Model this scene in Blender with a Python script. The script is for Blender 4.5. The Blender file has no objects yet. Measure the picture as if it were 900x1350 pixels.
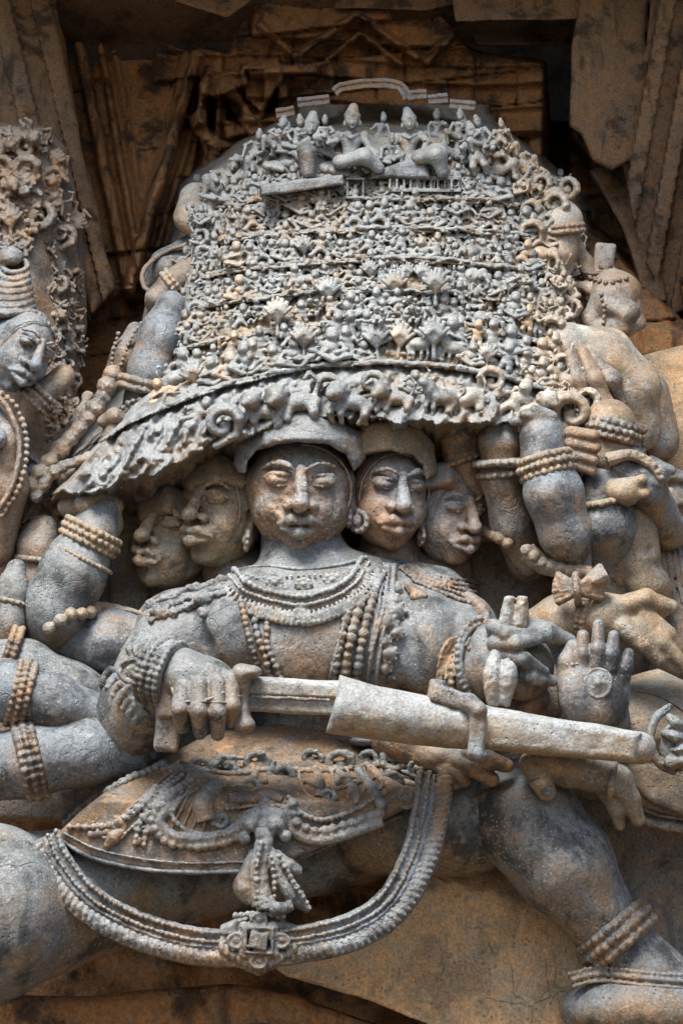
import bpy, bmesh, math, random
import numpy as np
random.seed(7); rng = np.random.default_rng(11)
C = bpy.context.scene.collection
R = math.radians

# ------------------------------------------------------------------ camera, sky, sun, exposure
SC = bpy.context.scene
PITCH = R(27); FPX = 1650.0; DIST = 1.93
CAMZ = 1.45
cam_d = bpy.data.cameras.new('camera'); cam = bpy.data.objects.new('camera', cam_d); C.objects.link(cam)
cam.location = (0, -DIST, CAMZ); cam.rotation_euler = (R(90) + PITCH, 0, 0)
cam_d.sensor_fit = 'VERTICAL'; cam_d.sensor_height = 24.0; cam_d.lens = 24.0 * FPX / 1350.0
cam_d.clip_start = 0.02; cam_d.clip_end = 500
SC.camera = cam
SUN_EL, SUN_AZ = R(61), R(-24)          # azimuth from -Y (in front of the wall), minus = from the left
w = bpy.data.worlds.new('World'); SC.world = w; w.use_nodes = True
nt = w.node_tree; bg = nt.nodes['Background']; sky = nt.nodes.new('ShaderNodeTexSky')
sky.sky_type = 'NISHITA'; sky.sun_disc = False; sky.sun_elevation = SUN_EL; sky.sun_rotation = R(180) - SUN_AZ
sky.air_density = 1.0; sky.dust_density = 3.5; sky.ozone_density = 1.0
nt.links.new(sky.outputs[0], bg.inputs[0]); bg.inputs[1].default_value = 0.095
sd = bpy.data.lights.new('sun', 'SUN'); sd.energy = 3.3; sd.angle = R(28); sd.color = (1.0, 0.955, 0.875)
sun = bpy.data.objects.new('sun', sd); C.objects.link(sun)
# light travels from direction D (towards the sun) : front (-Y), up
import mathutils
Dv = mathutils.Vector((math.sin(SUN_AZ) * math.cos(SUN_EL), -math.cos(SUN_AZ) * math.cos(SUN_EL), math.sin(SUN_EL)))
sun.rotation_euler = Dv.to_track_quat('Z', 'Y').to_euler()
SC.view_settings.view_transform = 'Standard'; SC.view_settings.look = 'None'
SC.view_settings.gamma = 1; SC.view_settings.use_curve_mapping = False
SC.view_settings.exposure = 1.1

# ------------------------------------------------------------------ relief space -> world
# relief space: x, y = measured across / down the carved wall as seen from the visitor's standpoint, z = height of relief above the wall plane
cp, sp = math.cos(PITCH), math.sin(PITCH)
def warp(P):
    P = np.asarray(P, dtype=np.float64)
    a = (P[:, 0] - 450.0) / FPX; b = -(P[:, 1] - 675.0) / FPX
    dx = a; dy = cp - b * sp; dz = sp + b * cp
    t0 = DIST / dy
    S = t0 / FPX
    Y = -P[:, 2] * S
    t = (Y + DIST) / dy
    return np.stack([dx * t, Y, CAMZ + dz * t], 1)

# ------------------------------------------------------------------ materials
def stone(name, warm=(.30, .19, .11), blue=(.20, .235, .275), dark=(.045, .042, .04), light=(.46, .45, .41),
          bias=0.5, upw=0.35, darkamt=0.6, spk=0.5, rough=0.56, bump=1.0, sc=1.0):
    m = bpy.data.materials.new(name); m.use_nodes = True; nt = m.node_tree; N = nt.nodes; L = nt.links
    bs = N['Principled BSDF']
    def new(t, **k):
        n = N.new(t)
        for a, v in k.items(): setattr(n, a, v)
        return n
    geo = new('ShaderNodeNewGeometry'); oi = new('ShaderNodeObjectInfo')
    off = new('ShaderNodeVectorMath', operation='SCALE'); off.inputs['Scale'].default_value = 3.0
    cmb = new('ShaderNodeCombineXYZ'); L.new(oi.outputs['Random'], cmb.inputs[0]); L.new(oi.outputs['Random'], cmb.inputs[2])
    L.new(cmb.outputs[0], off.inputs[0])
    add = new('ShaderNodeVectorMath', operation='ADD'); L.new(geo.outputs['Position'], add.inputs[0]); L.new(off.outputs[0], add.inputs[1])
    pos = add.outputs[0]
    def noise(s, det=6, r=.6, dist=0):
        n = new('ShaderNodeTexNoise'); n.inputs['Scale'].default_value = s * sc; n.inputs['Detail'].default_value = det
        n.inputs['Roughness'].default_value = r; n.inputs['Distortion'].default_value = dist; L.new(pos, n.inputs['Vector']); return n.outputs['Fac']
    def math_(op, a, b=None, c=None, clamp=False):
        n = new('ShaderNodeMath', operation=op); n.use_clamp = clamp
        for i, v in enumerate((a, b, c)):
            if v is None: continue
            if isinstance(v, (int, float)): n.inputs[i].default_value = v
            else: L.new(v, n.inputs[i])
        return n.outputs[0]
    def rng_(v, lo, hi, a=0, b=1):
        n = new('ShaderNodeMapRange'); n.interpolation_type = 'SMOOTHSTEP'
        L.new(v, n.inputs[0]); n.inputs[1].default_value = lo; n.inputs[2].default_value = hi; n.inputs[3].default_value = a; n.inputs[4].default_value = b
        return n.outputs[0]
    def mix(f, a, b):
        n = new('ShaderNodeMix', data_type='RGBA'); n.clamp_factor = True
        if isinstance(f, (int, float)): n.inputs[0].default_value = f
        else: L.new(f, n.inputs[0])
        for i, v in ((6, a), (7, b)):
            if isinstance(v, tuple): n.inputs[i].default_value = (*v, 1)
            else: L.new(v, n.inputs[i])
        return n.outputs[2]
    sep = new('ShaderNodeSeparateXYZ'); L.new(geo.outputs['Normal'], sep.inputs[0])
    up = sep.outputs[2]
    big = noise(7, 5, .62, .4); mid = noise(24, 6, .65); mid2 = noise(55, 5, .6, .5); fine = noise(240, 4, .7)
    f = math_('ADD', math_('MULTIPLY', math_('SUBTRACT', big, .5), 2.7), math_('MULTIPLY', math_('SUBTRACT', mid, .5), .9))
    f = math_('ADD', f, math_('MULTIPLY', up, upw * 1.15)); f = math_('ADD', f, bias)  # patina plus painted sky tint: bluer facing up, warmer facing down
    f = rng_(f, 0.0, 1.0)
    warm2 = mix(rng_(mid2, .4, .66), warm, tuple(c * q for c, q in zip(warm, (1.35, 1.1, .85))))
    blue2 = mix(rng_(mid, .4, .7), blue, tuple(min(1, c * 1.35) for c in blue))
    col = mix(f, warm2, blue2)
    dk = new('ShaderNodeTexNoise'); dk.inputs['Scale'].default_value = 13 * sc; dk.inputs['Detail'].default_value = 8; dk.inputs['Roughness'].default_value = .7
    mp = new('ShaderNodeMapping'); mp.inputs['Location'].default_value = (5, 3, 9); L.new(pos, mp.inputs[0]); L.new(mp.outputs[0], dk.inputs['Vector'])
    dkf = math_('MULTIPLY', rng_(dk.outputs['Fac'], .48, .62), darkamt)
    # thin dark water streaks down the stone
    ms = new('ShaderNodeMapping'); ms.inputs['Scale'].default_value = (1, 1, .13); L.new(pos, ms.inputs[0])
    stn = new('ShaderNodeTexNoise'); stn.inputs['Scale'].default_value = 30 * sc; stn.inputs['Detail'].default_value = 5; L.new(ms.outputs[0], stn.inputs['Vector'])
    dkf = math_('MAXIMUM', dkf, math_('MULTIPLY', math_('MULTIPLY', rng_(stn.outputs['Fac'], .56, .70), rng_(big, .36, .55)), darkamt * .95))
    col = mix(dkf, col, dark)
    # pale lichen specks and scuffs
    vo = new('ShaderNodeTexVoronoi'); vo.inputs['Scale'].default_value = 170 * sc; L.new(pos, vo.inputs['Vector'])
    spot = rng_(math_('ADD', vo.outputs['Distance'], math_('MULTIPLY', math_('SUBTRACT', fine, .5), .5)), .32, .14)
    msk = rng_(noise(17, 3, .5), .44, .60)
    sp_ = math_('MULTIPLY', math_('MULTIPLY', spot, msk), spk)
    sp2 = math_('MULTIPLY', rng_(mid2, .60, .72), spk * .7)
    # worn proud edges, seen as curvature of the stone
    pt = rng_(geo.outputs['Pointiness'], .515, .60)
    ed = math_('MULTIPLY', math_('MULTIPLY', pt, rng_(mid, .35, .6)), .55)
    col = mix(math_('MAXIMUM', math_('MAXIMUM', sp_, sp2), ed), col, light)
    # fine grain
    gr = new('ShaderNodeHueSaturation'); L.new(col, gr.inputs['Color']); L.new(rng_(fine, .3, .7, .70, 1.28), gr.inputs['Value'])
    gr.inputs['Saturation'].default_value = 1.0
    L.new(gr.outputs[0], bs.inputs['Base Color'])
    L.new(rng_(mid, .3, .7, rough - .16, rough + .16), bs.inputs['Roughness'])
    bs.inputs['Specular IOR Level'].default_value = .38
    h = math_('ADD', math_('MULTIPLY', mid2, 1.0), math_('MULTIPLY', fine, .38))
    h = math_('ADD', h, math_('MULTIPLY', mid, .9))
    v2 = new('ShaderNodeTexVoronoi'); v2.inputs['Scale'].default_value = 130 * sc; L.new(pos, v2.inputs['Vector'])
    pit = math_('MULTIPLY', rng_(v2.outputs['Distance'], .28, .1), rng_(mid, .5, .6))
    h = math_('SUBTRACT', h, math_('MULTIPLY', pit, .9))
    cr = new('ShaderNodeTexVoronoi', feature='DISTANCE_TO_EDGE'); cr.inputs['Scale'].default_value = 9 * sc
    wv = new('ShaderNodeVectorMath', operation='ADD'); nz = new('ShaderNodeTexNoise'); nz.inputs['Scale'].default_value = 14; L.new(pos, nz.inputs['Vector'])
    sc3 = new('ShaderNodeVectorMath', operation='SCALE'); sc3.inputs['Scale'].default_value = .12; L.new(nz.outputs['Color'], sc3.inputs[0]); L.new(pos, wv.inputs[0]); L.new(sc3.outputs[0], wv.inputs[1]); L.new(wv.outputs[0], cr.inputs['Vector'])
    h = math_('SUBTRACT', h, math_('MULTIPLY', math_('MULTIPLY', rng_(cr.outputs['Distance'], .012, .0), rng_(big, .5, .62)), .45))
    bp = new('ShaderNodeBump'); bp.inputs['Strength'].default_value = .85; bp.inputs['Distance'].default_value = .0030 * bump
    L.new(h, bp.inputs['Height']); L.new(bp.outputs[0], bs.inputs['Normal'])
    return m

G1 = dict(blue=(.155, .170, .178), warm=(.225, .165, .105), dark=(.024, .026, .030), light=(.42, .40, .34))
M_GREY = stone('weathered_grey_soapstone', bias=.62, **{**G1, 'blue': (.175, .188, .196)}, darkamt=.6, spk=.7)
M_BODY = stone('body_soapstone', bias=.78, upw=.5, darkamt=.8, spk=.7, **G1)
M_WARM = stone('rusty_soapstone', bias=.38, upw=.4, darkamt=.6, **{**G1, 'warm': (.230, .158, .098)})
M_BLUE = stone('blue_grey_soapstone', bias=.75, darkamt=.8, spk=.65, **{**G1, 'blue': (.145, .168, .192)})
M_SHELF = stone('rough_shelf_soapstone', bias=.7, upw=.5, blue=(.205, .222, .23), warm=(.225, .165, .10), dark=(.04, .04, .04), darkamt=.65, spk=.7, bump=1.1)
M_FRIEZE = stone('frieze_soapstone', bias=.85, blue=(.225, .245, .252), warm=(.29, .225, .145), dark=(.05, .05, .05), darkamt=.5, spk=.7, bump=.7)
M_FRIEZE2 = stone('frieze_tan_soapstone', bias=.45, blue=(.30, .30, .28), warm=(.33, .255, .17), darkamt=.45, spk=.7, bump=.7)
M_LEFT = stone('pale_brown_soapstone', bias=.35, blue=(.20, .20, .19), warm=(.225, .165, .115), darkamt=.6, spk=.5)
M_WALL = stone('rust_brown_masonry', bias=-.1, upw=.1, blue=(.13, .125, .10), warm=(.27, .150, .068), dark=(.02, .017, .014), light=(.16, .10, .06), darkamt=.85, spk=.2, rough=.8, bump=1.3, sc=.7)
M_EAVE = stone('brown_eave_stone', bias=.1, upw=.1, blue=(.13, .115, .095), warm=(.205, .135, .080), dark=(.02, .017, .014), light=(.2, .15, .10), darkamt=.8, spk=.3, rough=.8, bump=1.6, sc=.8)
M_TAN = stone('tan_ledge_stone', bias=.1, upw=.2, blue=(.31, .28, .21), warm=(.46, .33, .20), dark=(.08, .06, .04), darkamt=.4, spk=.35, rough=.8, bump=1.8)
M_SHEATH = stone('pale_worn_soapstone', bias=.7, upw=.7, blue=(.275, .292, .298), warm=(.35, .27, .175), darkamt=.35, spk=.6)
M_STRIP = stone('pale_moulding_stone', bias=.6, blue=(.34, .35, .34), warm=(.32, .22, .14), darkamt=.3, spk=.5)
M_SKIRT = stone('brown_skirt_soapstone', bias=.3, upw=.0, darkamt=.75, spk=.5, **{**G1, 'warm': (.175, .118, .068), 'blue': (.12, .13, .135)})  # brown stone, deepened to hold the sword's shade in its colour
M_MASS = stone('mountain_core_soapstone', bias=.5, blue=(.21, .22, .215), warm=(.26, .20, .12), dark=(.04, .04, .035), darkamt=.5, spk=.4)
M_GROUND = stone('courtyard_bounce_paving', bias=-.2, warm=(.16, .12, .08), blue=(.12, .115, .11), darkamt=.3, sc=.3)

# ------------------------------------------------------------------ scene-graph helpers
def tag(o, label=None, cat=None, group=None, kind=None):
    if label: o['label'] = label
    if cat: o['category'] = cat
    if group: o['group'] = group
    if kind: o['kind'] = kind
    return o
def empty(name, relief_pt, **k):
    o = bpy.data.objects.new(name, None); C.objects.link(o)
    o.location = warp([relief_pt])[0]; o.empty_display_size = .05
    bpy.context.view_layer.update()
    return tag(o, **k)
def link(name, V, Fc, mat, parent=None, smooth=True, relief=True):
    """V in relief space -> one mesh object"""
    W_ = warp(V) if relief else np.asarray(V, float)
    org = W_.mean(0) if len(W_) else np.zeros(3)
    me = bpy.data.meshes.new(name)
    Fc = list(Fc) if not isinstance(Fc, np.ndarray) else Fc
    if isinstance(Fc, np.ndarray):
        nf, n = Fc.shape
        me.vertices.add(len(W_)); me.vertices.foreach_set('co', (W_ - org).astype(np.float32).ravel())
        me.loops.add(nf * n); me.loops.foreach_set('vertex_index', Fc.astype(np.int32).ravel())
        me.polygons.add(nf); me.polygons.foreach_set('loop_start', np.arange(0, nf * n, n, dtype=np.int32))
        me.polygons.foreach_set('loop_total', np.full(nf, n, np.int32))
        me.update(calc_edges=True); me.validate()
    else:
        me.from_pydata([tuple(v) for v in (W_ - org)], [], Fc)
    if smooth: me.polygons.foreach_set('use_smooth', np.ones(len(me.polygons), bool))
    me.materials.append(mat)
    o = bpy.data.objects.new(name, me); C.objects.link(o)
    if parent is not None:
        o.parent = parent
        # world origins of parents: all unrotated, so subtract
        o.location = mathutils.Vector(org) - world_loc(parent)
    else: o.location = org
    return o
def world_loc(o):
    v = mathutils.Vector((0, 0, 0))
    while o is not None: v = v + o.location; o = o.parent
    return v

# ------------------------------------------------------------------ noise and height map
_NZ = rng.random((32, 32, 32)).astype(np.float32)
def vnoise(x, y, z, s, seed=0):
    x = x / s + seed * 3.7; y = y / s + seed * 5.1; z = z / s + seed * 1.3
    xi = np.floor(x).astype(int); yi = np.floor(y).astype(int); zi = np.floor(z).astype(int)
    fx, fy, fz = x - xi, y - yi, z - zi
    fx = fx * fx * (3 - 2 * fx); fy = fy * fy * (3 - 2 * fy); fz = fz * fz * (3 - 2 * fz)
    r = 0
    for a in (0, 1):
        for b in (0, 1):
            for c in (0, 1):
                r = r + _NZ[(xi + a) & 31, (yi + b) & 31, (zi + c) & 31] * (fx if a else 1 - fx) * (fy if b else 1 - fy) * (fz if c else 1 - fz)
    return r * 2 - 1
ZX0, ZY0 = -150, -150
ZM = np.full((1650, 1200), -300.0, np.float32)
def zat(x, y):
    return float(ZM[int(min(max(y - ZY0, 0), 1649)), int(min(max(x - ZX0, 0), 1199))])

# ------------------------------------------------------------------ signed distance sculpting
def smin(a, b, k):
    if k <= 0: return np.minimum(a, b)
    h = np.maximum(k - np.abs(a - b), 0) / k
    return np.minimum(a, b) - h * h * k * .25
def smax(a, b, k): return -smin(-a, -b, k)
def rot(yaw=0, pit=0, rol=0):
    """yaw about vertical, pit about x, rol in the picture plane (degrees)"""
    a, b, c = R(yaw), R(pit), R(rol)
    Ry = np.array([[math.cos(a), 0, math.sin(a)], [0, 1, 0], [-math.sin(a), 0, math.cos(a)]])
    Rx = np.array([[1, 0, 0], [0, math.cos(b), -math.sin(b)], [0, math.sin(b), math.cos(b)]])
    Rz = np.array([[math.cos(c), -math.sin(c), 0], [math.sin(c), math.cos(c), 0], [0, 0, 1]])
    return Rz @ Ry @ Rx
class Sdf:
    def __init__(s, lo, hi, h):
        s.lo = np.array(lo, float); s.h = h
        s.n = np.maximum(((np.array(hi, float) - s.lo) / h).astype(int) + 1, 4)
        s.d = np.full(s.n, 40.0, np.float32)
        s.ax = [s.lo[i] + h * np.arange(s.n[i]) for i in range(3)]
        s.fr = (np.zeros(3), np.eye(3), 1.0)
    def frame(s, o=(0, 0, 0), M=None, sc=1.0):
        s.fr = (np.array(o, float), np.eye(3) if M is None else M, sc); return s
    def _sl(s, c, b):
        r = []
        for i in range(3):
            a = int(max(0, math.floor((c[i] - b - s.lo[i]) / s.h))); e = int(min(s.n[i], math.ceil((c[i] + b - s.lo[i]) / s.h) + 1))
            if e <= a: return None
            r.append(slice(a, e))
        return tuple(r)
    def prim(s, c, bound, fn, k, cut=False):
        o, M, sc = s.fr
        cw = o + M @ (np.array(c, float) * sc); bw = bound * sc + k * sc + 3 * s.h
        sl = s._sl(cw, bw)
        if sl is None: return s
        X = (s.ax[0][sl[0]] - o[0])[:, None, None]; Y = (s.ax[1][sl[1]] - o[1])[None, :, None]; Z = (s.ax[2][sl[2]] - o[2])[None, None, :]
        lx = (M[0, 0] * X + M[1, 0] * Y + M[2, 0] * Z) / sc - c[0]
        ly = (M[0, 1] * X + M[1, 1] * Y + M[2, 1] * Z) / sc - c[1]
        lz = (M[0, 2] * X + M[1, 2] * Y + M[2, 2] * Z) / sc - c[2]
        v = (fn(lx, ly, lz) * sc).astype(np.float32)
        s.d[sl] = smax(s.d[sl], -v, k * sc) if cut else smin(s.d[sl], v, k * sc)
        return s
    def ell(s, c, r, M=None, k=6, cut=False):
        if np.isscalar(r): r = (r, r, r)
        def fn(x, y, z):
            if M is not None:
                x, y, z = (M[0, 0] * x + M[1, 0] * y + M[2, 0] * z, M[0, 1] * x + M[1, 1] * y + M[2, 1] * z, M[0, 2] * x + M[1, 2] * y + M[2, 2] * z)
            k0 = np.sqrt((x / r[0]) ** 2 + (y / r[1]) ** 2 + (z / r[2]) ** 2); k1 = np.sqrt((x / r[0] ** 2) ** 2 + (y / r[1] ** 2) ** 2 + (z / r[2] ** 2) ** 2) + 1e-9
            return k0 * (k0 - 1) / k1
        return s.prim(c, max(r), fn, k, cut)
    def box(s, c, r, M=None, rd=2, k=3, cut=False):
        def fn(x, y, z):
            if M is not None:
                x, y, z = (M[0, 0] * x + M[1, 0] * y + M[2, 0] * z, M[0, 1] * x + M[1, 1] * y + M[2, 1] * z, M[0, 2] * x + M[1, 2] * y + M[2, 2] * z)
            qx, qy, qz = np.abs(x) - r[0] + rd, np.abs(y) - r[1] + rd, np.abs(z) - r[2] + rd
            return np.sqrt(np.maximum(qx, 0) ** 2 + np.maximum(qy, 0) ** 2 + np.maximum(qz, 0) ** 2) + np.minimum(np.maximum(qx, np.maximum(qy, qz)), 0) - rd
        return s.prim(c, float(np.linalg.norm(r)), fn, k, cut)
    def cap(s, a, b, ra, rb, k=6, fz=1.0, cut=False):
        a = np.array(a, float); b = np.array(b, float); m = (a + b) / 2; ba = b - a; L2 = float(ba @ ba) + 1e-9
        def fn(x, y, z):
            x = x + m[0] - a[0]; y = y + m[1] - a[1]; z = z + m[2] - a[2]
            t = np.clip((x * ba[0] + y * ba[1] + z * ba[2]) / L2, 0, 1)
            return np.sqrt((x - t * ba[0]) ** 2 + (y - t * ba[1]) ** 2 + ((z - t * ba[2]) / fz) ** 2) - (ra + (rb - ra) * t)
        return s.prim(m, math.sqrt(L2) / 2 + max(ra, rb) * max(1, fz), fn, k, cut)
    def chain(s, pts, rs, k=6, fz=1.0, cut=False):
        if np.isscalar(rs): rs = [rs] * len(pts)
        for i in range(len(pts) - 1): s.cap(pts[i], pts[i + 1], rs[i], rs[i + 1], k, fz, cut)
        return s
    def plate(s, poly, zf, th, rd=4, k=3, cut=False):
        """slab: polygon outline, front height zf(x,y), thickness th behind it"""
        P = np.array(poly, float); X = s.ax[0][:, None]; Y = s.ax[1][None, :]
        d2 = np.full((len(s.ax[0]), len(s.ax[1])), 1e9); ins = np.zeros(d2.shape, bool)
        for i in range(len(P)):
            a, b = P[i], P[(i + 1) % len(P)]; e = b - a
            t = np.clip(((X - a[0]) * e[0] + (Y - a[1]) * e[1]) / (e @ e + 1e-9), 0, 1)
            d2 = np.minimum(d2, (X - a[0] - t * e[0]) ** 2 + (Y - a[1] - t * e[1]) ** 2)
            c = ((a[1] <= Y) & (b[1] > Y)) | ((b[1] <= Y) & (a[1] > Y))
            ins ^= c & (X < a[0] + (Y - a[1]) * e[0] / (e[1] if abs(e[1]) > 1e-9 else 1e-9))
        dp = (np.sqrt(d2) * np.where(ins, -1, 1))[:, :, None]
        z0 = (zf(X, Y) if callable(zf) else np.full(d2.shape, float(zf)))[:, :, None]
        Z = s.ax[2][None, None, :]
        dz = np.abs(Z - (z0 - th / 2)) - th / 2
        a = dp + rd; b = dz + rd
        v = (np.sqrt(np.maximum(a, 0) ** 2 + np.maximum(b, 0) ** 2) + np.minimum(np.maximum(a, b), 0) - rd).astype(np.float32)
        s.d = smax(s.d, -v, k) if cut else smin(s.d, v, k)
        return s
    def rough(s, amp=1.2, scale=26, seed=1):
        m = np.argwhere(np.abs(s.d) < amp * 2 + 2.5 * s.h)
        if len(m) == 0: return s
        x, y, z = (s.lo[i] + s.h * m[:, i] for i in range(3))
        v = vnoise(x, y, z, scale * 1.3, seed) * amp * .75 + vnoise(x, y, z, scale * .35, seed + 3) * amp * .16
        chip = np.maximum(vnoise(x, y, z, scale * .6, seed + 7) - .45, 0) * amp * 1.3
        s.d[tuple(m.T)] += (v + chip).astype(np.float32)
        return s
    def toz(s):
        ins = s.d < 0; anyc = ins.any(2); k = s.n[2] - 1 - np.argmax(ins[:, :, ::-1], axis=2)
        zt = np.where(anyc, s.lo[2] + s.h * (k + .5), -1e4)
        xs = np.arange(max(ZX0, int(math.ceil(s.lo[0]))), min(ZX0 + 1200, int(s.ax[0][-1]))); ys = np.arange(max(ZY0, int(math.ceil(s.lo[1]))), min(ZY0 + 1650, int(s.ax[1][-1])))
        if len(xs) == 0 or len(ys) == 0: return s
        ii = np.clip(((xs - s.lo[0]) / s.h + .5).astype(int), 0, s.n[0] - 1); jj = np.clip(((ys - s.lo[1]) / s.h + .5).astype(int), 0, s.n[1] - 1)
        sub = zt[np.ix_(ii, jj)].T
        v = ZM[ys[0] - ZY0:ys[-1] + 1 - ZY0, xs[0] - ZX0:xs[-1] + 1 - ZX0]
        np.maximum(v, sub, out=v); return s
    def net(s):
        d = s.d.copy()
        for i in range(3):
            ix = [slice(None)] * 3
            for e in (0, -1):
                ix[i] = e; d[tuple(ix)] = np.maximum(d[tuple(ix)], .01 * s.h)
        ins = d < 0
        c = sum(ins[a:ins.shape[0] - 1 + a, b:ins.shape[1] - 1 + b, e:ins.shape[2] - 1 + e].astype(np.int8) for a in (0, 1) for b in (0, 1) for e in (0, 1))
        act = (c > 0) & (c < 8); cells = np.argwhere(act)
        if len(cells) == 0: return np.zeros((0, 3)), np.zeros((0, 4), int)
        idx = np.full(act.shape, -1, np.int32); idx[act] = np.arange(len(cells))
        acc = np.zeros((len(cells), 3)); cnt = np.zeros(len(cells))
        corn = [(a, b, e) for a in (0, 1) for b in (0, 1) for e in (0, 1)]
        val = {q: d[cells[:, 0] + q[0], cells[:, 1] + q[1], cells[:, 2] + q[2]] for q in corn}
        for q in corn:
            for ax in range(3):
                if q[ax] == 0:
                    q2 = list(q); q2[ax] = 1; q2 = tuple(q2)
                    va, vb = val[q], val[q2]; cr = (va < 0) != (vb < 0)
                    t = np.where(cr, va / np.where(va - vb == 0, 1, va - vb), 0)
                    p = np.tile(np.array(q, float), (len(cells), 1)); p[:, ax] += t
                    acc += p * cr[:, None]; cnt += cr
        V = s.lo + s.h * (cells + acc / cnt[:, None])
        Q = []
        for ax in range(3):
            b_, c_ = [(1, 2), (2, 0), (0, 1)][ax]
            A = [slice(0, s_) for s_ in ins.shape]; B = list(A)
            A[ax] = slice(0, ins.shape[ax] - 1); B[ax] = slice(1, ins.shape[ax])
            ia, ib = ins[tuple(A)], ins[tuple(B)]
            E = np.argwhere(ia != ib); E = E[(E[:, b_] > 0) & (E[:, c_] > 0) & (E[:, b_] < ins.shape[b_] - 1) & (E[:, c_] < ins.shape[c_] - 1)]
            fl = ia[tuple(E.T)]
            def g(db, dc):
                q = E.copy(); q[:, b_] -= db; q[:, c_] -= dc; return idx[tuple(q.T)]
            q = np.stack([g(1, 1), g(0, 1), g(0, 0), g(1, 0)], 1)
            q[~fl] = q[~fl][:, ::-1]; Q.append(q)
        Q = np.concatenate(Q); Q = Q[(Q >= 0).all(1)]
        return V, Q[:, ::-1]
    def make(s, name, mat, parent=None, rough=None, toz=True):
        if rough: s.rough(*rough)
        if toz: s.toz()
        V, Q = s.net()
        return link(name, V, Q, mat, parent)

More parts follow.
